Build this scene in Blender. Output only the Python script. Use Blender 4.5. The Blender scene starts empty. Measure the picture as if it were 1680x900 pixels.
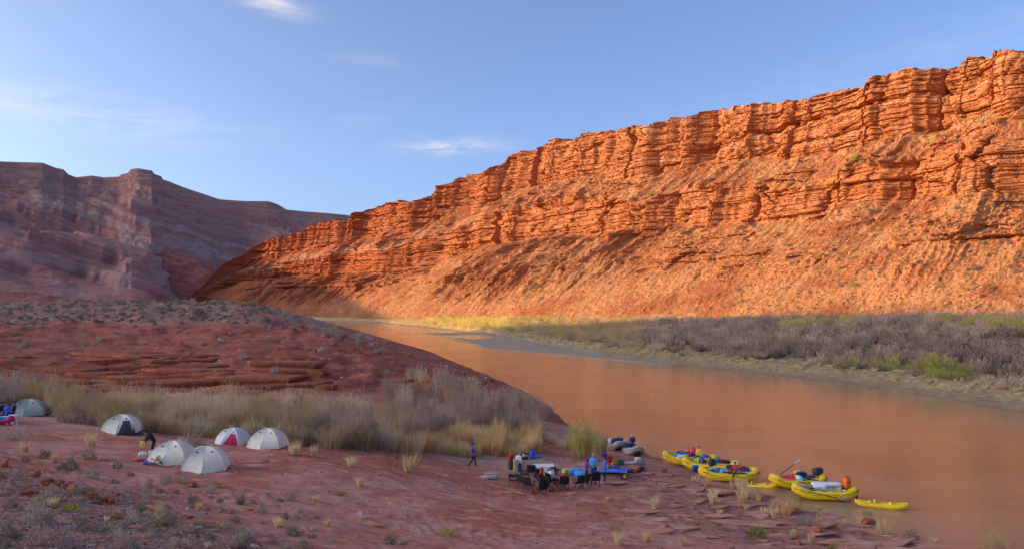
import bpy, bmesh, math, random
import numpy as np
from mathutils import Vector, Matrix

# ------------------------------------------------------------------ camera, world, sun, exposure
SC = bpy.context.scene
COL = SC.collection
F, HZ, EYE = 1307.0, 500.0, 13.5          # focal length in photo pixels, horizon row, eye height over the river

cam = bpy.data.cameras.new('camera')
cam.sensor_width = 36.0
cam.lens = F / 1680 * 36
cam.shift_y = 50.0 / 1680
cam.clip_start = 0.5
cam.clip_end = 12000
co = bpy.data.objects.new('camera', cam)
co.location = (0, 0, EYE)
co.rotation_euler = (math.pi / 2, 0, 0)
COL.objects.link(co)
SC.camera = co

SUN_EL = math.radians(13.5)
SUN_H = Vector((-0.992, -0.12, 0)).normalized()     # horizontal direction towards the sun
SUN_DIR = Vector((SUN_H.x * math.cos(SUN_EL), SUN_H.y * math.cos(SUN_EL), math.sin(SUN_EL)))

sl = bpy.data.lights.new('sun', 'SUN')
sl.energy = 2.35
sl.angle = math.radians(0.55)
sl.color = (1.0, 0.72, 0.43)
so = bpy.data.objects.new('sun', sl)
so.rotation_euler = SUN_DIR.to_track_quat('Z', 'Y').to_euler()
so.location = (-200, 50, 300)
COL.objects.link(so)

world = bpy.data.worlds.new('World')
SC.world = world
world.use_nodes = True
wn, wl = world.node_tree.nodes, world.node_tree.links
wn.clear()
w_out = wn.new('ShaderNodeOutputWorld')
w_bg = wn.new('ShaderNodeBackground')
w_bg.inputs['Strength'].default_value = 0.15
sky = wn.new('ShaderNodeTexSky')
sky.sky_type = 'NISHITA'
sky.sun_disc = False
sky.sun_elevation = SUN_EL
sky.sun_rotation = math.atan2(SUN_H.x, SUN_H.y)
sky.altitude = 1300
sky.air_density = 0.52
sky.dust_density = 9.5
sky.ozone_density = 4.2

def wmath(op, a, b=None, clamp=False):
    n = wn.new('ShaderNodeMath'); n.operation = op; n.use_clamp = clamp
    for i, v in enumerate((a, b)):
        if v is None: continue
        if isinstance(v, (int, float)): n.inputs[i].default_value = v
        else: wl.new(v, n.inputs[i])
    return n.outputs[0]

wtc = wn.new('ShaderNodeTexCoord')
def wdot(vec):
    n = wn.new('ShaderNodeVectorMath'); n.operation = 'DOT_PRODUCT'
    wl.new(wtc.outputs['Generated'], n.inputs[0]); n.inputs[1].default_value = vec
    return n.outputs['Value']
# thin cirrus: a few wisps with a stretched noise
wmap = wn.new('ShaderNodeMapping'); wmap.inputs['Scale'].default_value = (5.0, 5.0, 26.0)
wmap.inputs['Rotation'].default_value = (0, math.radians(-10), 0)
wl.new(wtc.outputs['Generated'], wmap.inputs['Vector'])
wnoi = wn.new('ShaderNodeTexNoise'); wnoi.inputs['Scale'].default_value = 2.2
wnoi.inputs['Detail'].default_value = 7; wnoi.inputs['Roughness'].default_value = 0.62
wnoi.inputs['Distortion'].default_value = 0.5
wl.new(wmap.outputs['Vector'], wnoi.inputs['Vector'])
tot = None
for (px, py, wx, wy, tilt, amp) in ((445, 4, .036, .010, -.16, 1.2), (745, 240, .055, .009, .03, 1.25), (90, 180, .16, .022, -.03, .55),
                                    (600, 98, .05, .008, -.1, .18), (600, 190, .03, .012, .2, .18), (1500, 100, .3, .03, .2, .12)):
    c = Vector(((px - 840) / F, 1, (HZ - py) / F)).normalized()
    a = c.cross(Vector((0, 0, 1))).normalized(); b = a.cross(c).normalized()
    a, b = a * math.cos(tilt) + b * math.sin(tilt), b * math.cos(tilt) - a * math.sin(tilt)
    ea = wmath('POWER', wmath('ABSOLUTE', wmath('DIVIDE', wdot(a), wx)), 2.0)
    eb = wmath('POWER', wmath('ABSOLUTE', wmath('DIVIDE', wdot(b), wy)), 2.0)
    g = wmath('EXPONENT', wmath('MULTIPLY', wmath('ADD', ea, eb), -1.0))
    g = wmath('MULTIPLY', g, wmath('GREATER_THAN', wdot(c), 0.0))
    g = wmath('MULTIPLY', g, amp)
    tot = g if tot is None else wmath('ADD', tot, g)
nz = wmath('MULTIPLY', wmath('SUBTRACT', wnoi.outputs['Fac'], 0.34), 3.2, True)
fac = wmath('MULTIPLY', wmath('MULTIPLY', tot, nz), 0.62, True)
wmix = wn.new('ShaderNodeMix'); wmix.data_type = 'RGBA'
wl.new(fac, wmix.inputs['Factor'])
wl.new(sky.outputs['Color'], wmix.inputs['A'])
wmix.inputs['B'].default_value = (2.3, 2.25, 2.3, 1)
wl.new(wmix.outputs['Result'], w_bg.inputs['Color'])
wl.new(w_bg.outputs['Background'], w_out.inputs['Surface'])

SC.view_settings.view_transform = 'Standard'
SC.view_settings.look = 'None'
SC.view_settings.exposure = 1.64
SC.view_settings.gamma = 1.0
SC.view_settings.use_curve_mapping = False
SC.view_settings.use_white_balance = True          # the camera was balanced for open shade
SC.view_settings.white_balance_temperature = 8000
SC.view_settings.white_balance_tint = 10
SC.cycles.max_bounces = 6
SC.cycles.diffuse_bounces = 3
SC.cycles.use_denoising = True

# ------------------------------------------------------------------ helpers
random.seed(7)
RNG = np.random.default_rng(7)

def at(px, py, d):
    """photo pixel and distance -> survey point"""
    return Vector(((px - 840) / F * d, d, EYE - (py - HZ) / F * d))

def hash3(ix, iy, iz, seed=0):
    h = (ix.astype(np.int64) * 374761393 + iy.astype(np.int64) * 668265263 + iz.astype(np.int64) * 2147483647 + seed * 974634777) & 0xffffffff
    h = ((h ^ (h >> 13)) * 1274126177) & 0xffffffff
    h = ((h ^ (h >> 16)) * 2246822519) & 0xffffffff
    h = h ^ (h >> 15)
    return (h & 0xffffff) / float(0xffffff)

def vn2(x, y, seed=0):
    ix, iy = np.floor(x), np.floor(y)
    fx, fy = x - ix, y - iy
    fx = fx * fx * (3 - 2 * fx); fy = fy * fy * (3 - 2 * fy)
    ix = ix.astype(np.int64); iy = iy.astype(np.int64); z = np.zeros_like(ix)
    a = hash3(ix, iy, z, seed); b = hash3(ix + 1, iy, z, seed)
    c = hash3(ix, iy + 1, z, seed); d = hash3(ix + 1, iy + 1, z, seed)
    return (a * (1 - fx) + b * fx) * (1 - fy) + (c * (1 - fx) + d * fx) * fy

def fbm(x, y, octv=5, seed=0, gain=0.5, lac=2.03):
    s = np.zeros_like(x); a = 1.0; t = 0.0
    for i in range(octv):
        s += a * (vn2(x, y, seed + i * 17) * 2 - 1); t += a
        a *= gain; x = x * lac + 13.7; y = y * lac + 7.1
    return s / t

def ridged(x, y, octv=4, seed=0):
    s = np.zeros_like(x); a = 1.0; t = 0.0
    for i in range(octv):
        s += a * (1 - np.abs(vn2(x, y, seed + i * 31) * 2 - 1)); t += a
        a *= 0.5; x = x * 2.1 + 3.3; y = y * 2.1 + 9.2
    return s / t

def sstep(a, b, x):
    t = np.clip((x - a) / (b - a), 0, 1)
    return t * t * (3 - 2 * t)

def grid_mesh(name, V, nr, nc, mat, attrs=None, smooth=True, flip=False):
    """V: (nr*nc,3) array laid out row by row"""
    idx = np.arange(nr * nc).reshape(nr, nc)
    q = np.stack([idx[:-1, :-1], idx[:-1, 1:], idx[1:, 1:], idx[1:, :-1]], -1).reshape(-1, 4)
    if flip: q = q[:, ::-1]
    return fast_mesh(name, V, q, mat, attrs, smooth)

def fast_mesh(name, V, faces, mats, attrs=None, smooth=True, mat_idx=None):
    me = bpy.data.meshes.new(name)
    k = faces.shape[1]; nf = len(faces)
    me.vertices.add(len(V)); me.vertices.foreach_set('co', np.ascontiguousarray(V, np.float32).ravel())
    me.loops.add(nf * k); me.loops.foreach_set('vertex_index', np.ascontiguousarray(faces, np.int32).ravel())
    me.polygons.add(nf)
    me.polygons.foreach_set('loop_start', np.arange(0, nf * k, k, dtype=np.int32))
    me.polygons.foreach_set('use_smooth', np.full(nf, smooth))
    for m in (mats if isinstance(mats, (list, tuple)) else [mats]): me.materials.append(m)
    if mat_idx is not None: me.polygons.foreach_set('material_index', np.ascontiguousarray(mat_idx, np.int32))
    me.update(calc_edges=True)
    for n, a in (attrs or {}).items():
        at_ = me.attributes.new(n, 'FLOAT', 'POINT')
        at_.data.foreach_set('value', np.ascontiguousarray(a, np.float32).ravel())
    return me

def link(name, me, parent=None, loc=None, rot=None, scale=None):
    o = bpy.data.objects.new(name, me)
    COL.objects.link(o)
    if parent is not None: o.parent = parent
    if loc is not None: o.location = loc
    if rot is not None: o.rotation_euler = rot
    if scale is not None: o.scale = scale
    return o

def tag(o, label=None, cat=None, group=None, kind=None):
    if label: o['label'] = label
    if cat: o['category'] = cat
    if group: o['group'] = group
    if kind: o['kind'] = kind
    return o

def empty(name, loc, rz=0.0, label=None, cat=None, group=None):
    o = link(name, None, None, loc, (0, 0, rz))
    o.empty_display_size = 0.2
    return tag(o, label, cat, group)

# ------------------------------------------------------------------ materials
class NT:
    def __init__(s, name):
        s.m = bpy.data.materials.new(name); s.m.use_nodes = True
        s.t = s.m.node_tree; s.n = s.t.nodes; s.l = s.t.links
        s.bsdf = s.n['Principled BSDF']
    def new(s, typ, **kw):
        n = s.n.new(typ)
        for k, v in kw.items(): setattr(n, k, v)
        return n
    def put(s, v, sock):
        if isinstance(v, bpy.types.NodeSocket): s.l.new(v, sock)
        elif isinstance(v, (tuple, list)) and len(v) == 3 and sock.type == 'RGBA': sock.default_value = (*v, 1)
        else: sock.default_value = v
    def pos(s):
        return s.new('ShaderNodeNewGeometry').outputs['Position']
    def obj(s):
        return s.new('ShaderNodeTexCoord').outputs['Object']
    def mapping(s, vec, scale=(1, 1, 1), rot=(0, 0, 0), loc=(0, 0, 0)):
        n = s.new('ShaderNodeMapping'); s.l.new(vec, n.inputs['Vector'])
        n.inputs['Scale'].default_value = scale; n.inputs['Rotation'].default_value = rot; n.inputs['Location'].default_value = loc
        return n.outputs['Vector']
    def noise(s, vec, scale, detail=4, rough=0.55, dist=0.0):
        n = s.new('ShaderNodeTexNoise'); s.l.new(vec, n.inputs['Vector'])
        n.inputs['Scale'].default_value = scale; n.inputs['Detail'].default_value = detail
        n.inputs['Roughness'].default_value = rough; n.inputs['Distortion'].default_value = dist
        return n.outputs['Fac']
    def voro(s, vec, scale, out='Distance', feature='F1', rand=1.0):
        n = s.new('ShaderNodeTexVoronoi', feature=feature); s.l.new(vec, n.inputs['Vector'])
        n.inputs['Scale'].default_value = scale; n.inputs['Randomness'].default_value = rand
        return n.outputs[out]
    def math(s, op, a, b=0.0, c=None, clamp=False):
        n = s.new('ShaderNodeMath', operation=op, use_clamp=clamp)
        s.put(a, n.inputs[0]); s.put(b, n.inputs[1])
        if c is not None: s.put(c, n.inputs[2])
        return n.outputs[0]
    def ramp(s, fac, stops):
        n = s.new('ShaderNodeValToRGB'); s.l.new(fac, n.inputs['Fac'])
        e = n.color_ramp.elements
        while len(e) < len(stops): e.new(0.5)
        for el, (p, c) in zip(e, stops):
            el.position = p; el.color = (*c, 1) if len(c) == 3 else c
        return n.outputs['Color']
    def step(s, v, lo, hi):
        n = s.new('ShaderNodeMapRange', clamp=True, interpolation_type='SMOOTHSTEP')
        s.put(v, n.inputs['Value']); n.inputs['From Min'].default_value = lo; n.inputs['From Max'].default_value = hi
        return n.outputs['Result']
    def mix(s, fac, a, b, blend='MIX'):
        n = s.new('ShaderNodeMix', data_type='RGBA', blend_type=blend)
        s.put(fac, n.inputs['Factor']); s.put(a, n.inputs['A']); s.put(b, n.inputs['B'])
        return n.outputs['Result']
    def attr(s, name):
        return s.new('ShaderNodeAttribute', attribute_name=name).outputs['Fac']
    def sep(s, vec):
        n = s.new('ShaderNodeSeparateXYZ'); s.l.new(vec, n.inputs[0]); return n.outputs
    def bump(s, h, strength=0.5, dist=0.1, normal=None):
        n = s.new('ShaderNodeBump'); s.l.new(h, n.inputs['Height'])
        n.inputs['Strength'].default_value = strength; n.inputs['Distance'].default_value = dist
        if normal is not None: s.l.new(normal, n.inputs['Normal'])
        return n.outputs['Normal']
    def done(s, color=None, rough=0.9, normal=None, spec=0.2, metal=0.0):
        if color is not None: s.put(color, s.bsdf.inputs['Base Color'])
        s.put(rough, s.bsdf.inputs['Roughness'])
        s.bsdf.inputs['Specular IOR Level'].default_value = spec
        s.bsdf.inputs['Metallic'].default_value = metal
        if normal is not None: s.l.new(normal, s.bsdf.inputs['Normal'])
        return s.m

_SIMPLE = {}
def plain(name, col, rough=0.7, var=0.25, scale=6.0, spec=0.3, metal=0.0, bump=0.0, bscale=20.0):
    """a procedural cloth / plastic / metal colour with some unevenness"""
    if name in _SIMPLE: return _SIMPLE[name]
    t = NT(name); p = t.obj()
    n1 = t.noise(p, scale, 5, 0.6)
    dark = tuple(c * (1 - var) for c in col); lite = tuple(min(1, c * (1 + var * .6)) for c in col)
    c = t.ramp(n1, [(0.3, dark), (0.7, lite)])
    nm = t.bump(t.noise(p, bscale, 4, .6), bump, 0.02) if bump else None
    _SIMPLE[name] = t.done(c, rough, nm, spec, metal)
    return _SIMPLE[name]

# ------------------------------------------------------------------ terrain materials
def ground_material():
    t = NT('desert_ground'); p = t.pos()
    big = t.noise(p, 0.12, 5, .6); mid = t.noise(p, 0.9, 6, .62); fine = t.noise(p, 9.0, 5, .65)
    soil = t.ramp(mid, [(.25, (.42, .14, .10)), (.5, (.58, .225, .165)), (.75, (.68, .33, .255))])
    soil = t.mix(t.step(big, .42, .62), soil, t.ramp(fine, [(.3, (0.403, 0.098, 0.058)), (.7, (0.572, 0.169, 0.107))]))
    # pale dusty plates
    soil = t.mix(t.math('MULTIPLY', t.step(t.noise(t.mapping(p, (.5, 1.3, 1)), 1.1, 6, .7), .53, .62), .8), soil, (0.598, 0.325, 0.260))
    soil = t.mix(t.math('MULTIPLY', t.step(t.noise(t.mapping(p, (.4, .9, 1), (0, 0, .4)), .8, 6, .7), .55, .64), .6), soil, (.34, .085, .055))
    # slickrock: bedded streaks running along the bank
    ps = t.mapping(p, (.35, 1.5, 3.0), (0, 0, math.radians(-14)))
    st = t.noise(ps, 1.0, 7, .68, .8)
    rock = t.ramp(st, [(.28, (.24, .078, .052)), (.40, (.40, .155, .108)), (.55, (.54, .235, .165)), (.72, (.66, .36, .265))])
    vcr = t.step(t.voro(ps, 1.6, 'Distance', 'DISTANCE_TO_EDGE'), .0, .05)
    rock = t.mix(t.math('MULTIPLY', t.math('SUBTRACT', 1.0, vcr), .5), rock, (0.156, 0.058, 0.046))
    # loose gravel, many colours
    vc = t.new('ShaderNodeTexVoronoi'); t.l.new(p, vc.inputs['Vector']); vc.inputs['Scale'].default_value = 7.5
    gcol = t.ramp(t.sep(vc.outputs['Color'])[0], [(0.0, (0.169, 0.130, 0.130)), (.3, (0.312, 0.260, 0.260)), (.55, (0.429, 0.377, 0.364)), (.8, (0.390, 0.169, 0.117)), (1.0, (0.585, 0.520, 0.481))])
    gcol = t.mix(t.step(vc.outputs['Distance'], .28, .5), gcol, (0.221, 0.085, 0.058))
    grav = t.mix(t.step(t.noise(p, 1.7, 6, .7), .40, .56), soil, gcol)
    # trodden sand and far mud bank
    sand = t.ramp(mid, [(.3, (0.403, 0.215, 0.169)), (.7, (0.572, 0.351, 0.286))])
    mud = t.ramp(t.noise(t.mapping(p, (1, 1, 5)), .8, 6, .65), [(.3, (0.195, 0.124, 0.072)), (.55, (0.351, 0.234, 0.130)), (.75, (0.481, 0.351, 0.221))])
    bar = t.ramp(t.noise(p, 1.2, 7, .8), [(.32, (.24, .17, .115)), (.55, (.42, .31, .22)), (.72, (.56, .44, .33))])
    wet = (0.169, 0.078, 0.058)
    c = t.mix(t.attr('z_rock'), soil, rock)
    c = t.mix(t.attr('z_sand'), c, sand)
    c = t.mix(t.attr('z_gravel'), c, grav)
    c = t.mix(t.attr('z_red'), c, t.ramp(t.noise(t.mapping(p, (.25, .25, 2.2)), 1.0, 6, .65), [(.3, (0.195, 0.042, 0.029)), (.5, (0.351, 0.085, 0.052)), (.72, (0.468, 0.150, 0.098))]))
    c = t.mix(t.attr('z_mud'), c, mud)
    gold = t.ramp(t.noise(p, .25, 6, .7), [(.3, (.42, .27, .11)), (.6, (.60, .43, .19)), (.75, (.66, .53, .27))])  # dry grass, with the sunlight of this bank worked into its gold
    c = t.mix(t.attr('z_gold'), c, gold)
    c = t.mix(t.attr('z_bar'), c, bar)
    c = t.mix(t.attr('z_wet'), c, wet)
    h = t.math('ADD', t.math('MULTIPLY', mid, .5), t.math('MULTIPLY', fine, .22))
    h = t.math('ADD', h, t.math('MULTIPLY', t.math('MULTIPLY', st, t.attr('z_rock')), 1.2))
    nm = t.bump(h, 1.0, .38)
    rough = t.math('SUBTRACT', .95, t.math('MULTIPLY', t.attr('z_wet'), .45))
    return t.done(c, rough, nm, .15)

def cliff_material():
    t = NT('sandstone_cliff'); p = t.pos(); z = t.sep(p)[2]
    ban = t.attr('band'); q = t.attr('q')
    wob = t.noise(p, .02, 4, .6)
    zz = t.math('ADD', z, t.math('MULTIPLY', wob, 14.0))
    cb = t.new('ShaderNodeCombineXYZ'); t.l.new(zz, cb.inputs[2])
    lay = t.noise(cb.outputs[0], .22, 6, .75)
    rock = t.ramp(lay, [(.30, (0.288, 0.092, 0.040)), (.44, (0.440, 0.174, 0.076)), (.52, (0.368, 0.122, 0.051)), (.62, (0.540, 0.270, 0.140)), (.75, (0.400, 0.152, 0.066))])
    rock = t.mix(t.math('MULTIPLY', t.step(t.noise(t.mapping(p, (.12, .12, .016)), 1.0, 6, .7), .54, .64), .7), rock, (0.120, 0.044, 0.024))
    rock = t.mix(t.math('MULTIPLY', t.step(t.noise(p, .09, 5, .6), .55, .7), .6), rock, (0.560, 0.300, 0.165))
    rock = t.mix(t.math('MULTIPLY', t.step(t.noise(p, .6, 6, .7), .52, .62), .5), rock, (0.176, 0.056, 0.025))
    tal = t.ramp(t.noise(p, .35, 7, .72), [(.30, (0.216, 0.074, 0.030)), (.5, (0.372, 0.160, 0.074)), (.7, (0.490, 0.265, 0.135))])
    tal = t.mix(t.math('MULTIPLY', t.step(t.noise(p, .035, 4, .6), .45, .62), .7), tal, (0.264, 0.070, 0.030))
    sp = t.step(t.noise(p, 1.1, 5, .75), .58, .66)
    tal = t.mix(t.math('MULTIPLY', sp, t.math('MULTIPLY', t.step(t.noise(p, .05, 3, .5), .40, .58), .75)), tal, (0.240, 0.174, 0.079))
    c = t.mix(ban, tal, rock)
    # the downstream nose is a deeper red
    c = t.mix(t.math('MULTIPLY', t.attr('far'), .6), c, (0.320, 0.074, 0.036))
    c = t.mix(t.math('MULTIPLY', t.attr('pale'), .6), c, (0.448, 0.244, 0.158))
    h = t.math('ADD', t.noise(p, .5, 7, .7), t.math('MULTIPLY', t.noise(p, 2.2, 4, .7), .3))
    h = t.math('ADD', h, t.math('MULTIPLY', t.math('MULTIPLY', lay, ban), 1.2))
    return t.done(c, .95, t.bump(h, .8, .8), .08)

def mountain_material():
    t = NT('shaded_mountain'); p = t.pos(); x, y, z = t.sep(p)
    warp = t.math('MULTIPLY', t.math('SUBTRACT', t.noise(p, .0022, 3, .5), .5), 150.0)
    s = t.math('ADD', t.math('ADD', z, t.math('MULTIPLY', x, .33)), t.math('ADD', warp, t.math('MULTIPLY', y, .05)))
    cb = t.new('ShaderNodeCombineXYZ'); t.l.new(s, cb.inputs[2])
    lay = t.noise(cb.outputs[0], .022, 5, .75)
    c = t.ramp(lay, [(.30, (0.196, 0.084, 0.084)), (.40, (0.334, 0.152, 0.138)), (.46, (0.362, 0.275, 0.254)), (.52, (0.297, 0.119, 0.107)), (.58, (0.392, 0.196, 0.174)), (.66, (0.362, 0.290, 0.268)), (.75, (0.246, 0.099, 0.093))])
    fl = t.noise(cb.outputs[0], .12, 4, .7)
    c = t.mix(t.math('MULTIPLY', t.step(fl, .55, .62), .4), c, (0.174, 0.080, 0.081))
    # grey fans lying over the beds
    fan = t.step(t.noise(t.mapping(p, (.006, .0035, .012), (0, 0, .5)), 1.0, 5, .6, .6), .53, .62)
    c = t.mix(t.math('MULTIPLY', fan, .5), c, (0.392, 0.297, 0.283))
    streak = t.step(t.noise(t.mapping(p, (.02, .004, .015), (0, 0, .9)), 1.0, 6, .7, 1.0), .63, .69)
    c = t.mix(t.math('MULTIPLY', streak, .28), c, (0.600, 0.493, 0.464))
    c = t.mix(.14, c, (.58, .31, .235))
    c = t.mix(t.math('MULTIPLY', t.attr('cap'), .75), c, t.ramp(t.noise(t.mapping(p, (.004, .004, .09)), 1.0, 5, .7), [(.35, (.25, .13, .11)), (.5, (.44, .25, .205)), (.65, (.33, .165, .135))]))
    c = t.mix(t.attr('red'), c, t.ramp(t.noise(t.mapping(p, (0.029, 0.029, 0.145)), 1.0, 6, .7), [(.3, (0.210, 0.061, 0.055)), (.55, (0.348, 0.116, 0.096)), (.75, (0.435, 0.181, 0.152))]))
    c = t.mix(t.math('MULTIPLY', t.step(t.noise(p, .09, 5, .7), .5, .62), .35), c, (0.189, 0.109, 0.104))
    c = t.mix(1.0, c, (1.66, 1.40, 1.30), 'MULTIPLY')
    h = t.math('ADD', t.noise(p, .05, 7, .75), t.math('MULTIPLY', fl, .8))
    return t.done(c, .95, t.bump(h, 1.0, 12.0), .05)

def water_material():
    t = NT('muddy_river'); p = t.pos()
    f1 = t.noise(t.mapping(p, (.55, 1.6, 1), (0, 0, math.radians(25))), 1.0, 4, .55, .4)
    f2 = t.noise(t.mapping(p, (.05, .10, 1), (0, 0, math.radians(25))), 1.0, 4, .6, .6)
    f3 = t.noise(t.mapping(p, (3.0, 6.5, 1), (0, 0, math.radians(15))), 1.0, 3, .6)
    c = t.ramp(f2, [(.35, (.30, .175, .10)), (.65, (.38, .225, .13))])
    h = t.math('ADD', t.math('MULTIPLY', f1, t.math('ADD', .25, f2)), t.math('MULTIPLY', f3, .22))
    nm = t.bump(h, .26, .16)
    rough = t.math('ADD', .035, t.math('MULTIPLY', t.step(f2, .4, .65), .08))
    m = t.done(c, rough, nm, .5)
    t.bsdf.inputs['IOR'].default_value = 1.5
    return m

# ------------------------------------------------------------------ plan of the river
def gp(px, py, z=0.0):
    d = (EYE - z) * F / (py - HZ)
    return ((px - 840) / F * d, d)

NEAR = np.array([(60, -60), (40, 10), (31, 34)] + [gp(*a) for a in ((1600, 893), (1510, 866), (1488, 861), (1437, 847), (1410, 840), (1380, 829), (1324, 818), (1290, 806),
        (1240, 796), (1190, 784), (1120, 768), (1085, 752), (1060, 741), (1010, 727), (950, 704), (925, 690), (900, 668), (862, 642), (832, 629))]
        + [(-9, 170), (-25, 235), (-60, 330), (-110, 420), (-200, 520), (-420, 570), (-900, 600)])
FAR = np.array([(150, -60), (95, 40)] + [gp(*a) for a in ((1760, 692), (1680, 676), (1560, 655), (1400, 629), (1240, 611), (1100, 596), (1000, 584), (900, 568), (840, 556), (800, 549), (740, 542), (680, 535), (610, 528))]
        + [(-200, 700), (-420, 740), (-900, 760)])
BASE = np.array([(330, -60), (262, 85), (216, 167), (161, 250), (51, 417), (-31, 543), (-130, 700), (-210, 800), (-300, 890), (-390, 960), (-520, 1030)], float)
BASEZ = np.array([12, 11, 10, 9, 5.5, 3.5, 2, 2, 3, 4, 5], float)

def poly_sd(x, y, P, left=True):
    """signed distance to an open polyline: positive on its left"""
    best = np.full(x.shape, 1e18); sgn = np.ones(x.shape)
    for (ax, ay), (bx, by) in zip(P[:-1], P[1:]):
        ex, ey = bx - ax, by - ay
        L2 = ex * ex + ey * ey
        t = np.clip(((x - ax) * ex + (y - ay) * ey) / L2, 0, 1)
        dx, dy = x - ax - t * ex, y - ay - t * ey
        d2 = dx * dx + dy * dy
        cr = ex * (y - ay) - ey * (x - ax)
        m = d2 < best
        best = np.where(m, d2, best); sgn = np.where(m, np.sign(cr), sgn)
    return np.sqrt(best) * sgn * (1 if left else -1)

def in_poly(x, y, P):
    r = np.zeros(x.shape, bool); j = len(P) - 1
    for i in range(len(P)):
        xi, yi = P[i]; xj, yj = P[j]
        c = ((yi > y) != (yj > y)) & (x < (xj - xi) * (y - yi) / (yj - yi + 1e-12) + xi)
        r ^= c; j = i
    return r

BAR = np.array([gp(*a) for a in ((690, 545.5), (800, 545.5), (850, 555), (1000, 583), (1110, 596), (1090, 599), (1000, 590), (900, 580), (800, 572), (770, 562), (735, 553))])
BAR_POOL = np.array([gp(*a) for a in ((720, 549), (800, 549), (812, 553), (780, 556.5), (735, 552.5))])

# near side heights: photo column, row and distance of points on the ground
ANCH = [(0, 900, 22), (200, 900, 24), (400, 900, 27), (620, 900, 31), (840, 900, 34.5), (1000, 900, 37), (1200, 900, 40), (1400, 895, 42.5), (1550, 893, 44.2),
        (0, 820, 30), (150, 820, 32), (400, 830, 35), (0, 740, 44), (150, 760, 41), (60, 700, 53),
        (336, 768, 44), (286, 757, 45.5), (440, 732, 50), (198, 707, 54), (382, 726, 54), (250, 742, 47.5), (45, 690, 57), (45, 675, 61), (120, 690, 57.5),
        (560, 780, 46), (600, 840, 39), (700, 760, 55), (776, 765, 58.5), (900, 800, 52), (975, 792, 53), (850, 775, 57), (1030, 760, 66), (950, 745, 67), (1040, 790, 56),
        (1000, 850, 44.5), (1150, 850, 47), (1150, 800, 55.5), (1280, 850, 48.5), (1400, 862, 47.6),
        (600, 722, 62), (480, 715, 60), (250, 700, 59), (700, 728, 62), (860, 730, 66), (880, 700, 76), (700, 700, 70), (500, 690, 70), (250, 670, 70), (100, 660, 70),
        (100, 628, 92), (250, 638, 88), (400, 641, 86), (600, 645, 88), (750, 650, 94), (830, 645, 108),
        (100, 594, 101), (250, 602, 96), (400, 610, 93), (550, 622, 93), (700, 632, 98),
        (0, 560, 120), (0, 612, 95), (0, 640, 80), (100, 560, 122), (300, 560, 117), (450, 560, 112), (560, 577, 110), (680, 605, 110), (770, 620, 118),
        (30, 515, 152), (100, 504, 170), (250, 504, 165), (440, 506, 158), (500, 516, 150), (560, 530, 141), (620, 548, 137), (700, 575, 133), (770, 602, 133), (828, 627, 135),
        (0, 506, 260), (200, 506, 260), (420, 512, 240), (-300, 520, 150), (-300, 600, 70), (-200, 700, 40), (-400, 800, 25), (-250, 470, 300)]
AP = np.array([tuple(at(*a)) for a in ANCH] + [(0, 0, 11.9), (-10, 0, 12.4), (14, 0, 11.0), (0, 10, 10.2), (-8, 12, 9.9), (10, 12, 8.6), (0, -20, 13.5), (-30, 0, 14), (30, 20, 2.5),
                (-20, 200, 4), (-60, 280, 8), (-130, 380, 10), (-250, 450, 14)])
def tps_fit(A):
    n = len(A); x, y, z = A.T
    r2 = (x[:, None] - x) ** 2 + (y[:, None] - y) ** 2
    K = r2 * np.log(r2 + 1e-9) * .5 + np.eye(n) * 12.0
    Pm = np.stack([np.ones(n), x, y], 1)
    M = np.block([[K, Pm], [Pm.T, np.zeros((3, 3))]])
    return np.linalg.solve(M, np.concatenate([z, np.zeros(3)]))
# compress distance so that far anchors do not dominate
def warp_xy(x, y):
    r = np.hypot(x, y) + 1e-6
    g = 40 * np.log1p(r / 40)
    return x / r * g, y / r * g
_wx, _wy = warp_xy(AP[:, 0], AP[:, 1])
TPSW = tps_fit(np.stack([_wx, _wy, AP[:, 2]], 1))
def tps(x, y):
    wx, wy = warp_xy(x, y)
    out = TPSW[-3] + TPSW[-2] * wx + TPSW[-1] * wy
    for (ax, ay), w in zip(zip(_wx, _wy), TPSW[:-3]):
        r2 = (wx - ax) ** 2 + (wy - ay) ** 2
        out = out + w * r2 * np.log(r2 + 1e-9) * .5
    return out

def polymask(x, y, px_poly, soft=None):
    """zone given by photo corner points: evaluated on the picture of the ground point"""
    return in_poly(x, y, px_poly)

def seg_param(x, y, P, vals):
    best = np.full(x.shape, 1e18); val = np.zeros(x.shape)
    for i in range(len(P) - 1):
        ax, ay = P[i]; bx, by = P[i + 1]
        ex, ey = bx - ax, by - ay
        t = np.clip(((x - ax) * ex + (y - ay) * ey) / (ex * ex + ey * ey), 0, 1)
        d2 = (x - ax - t * ex) ** 2 + (y - ay - t * ey) ** 2
        m = d2 < best
        best = np.where(m, d2, best); val = np.where(m, vals[i] * (1 - t) + vals[i + 1] * t, val)
    return np.sqrt(best), val

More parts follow.
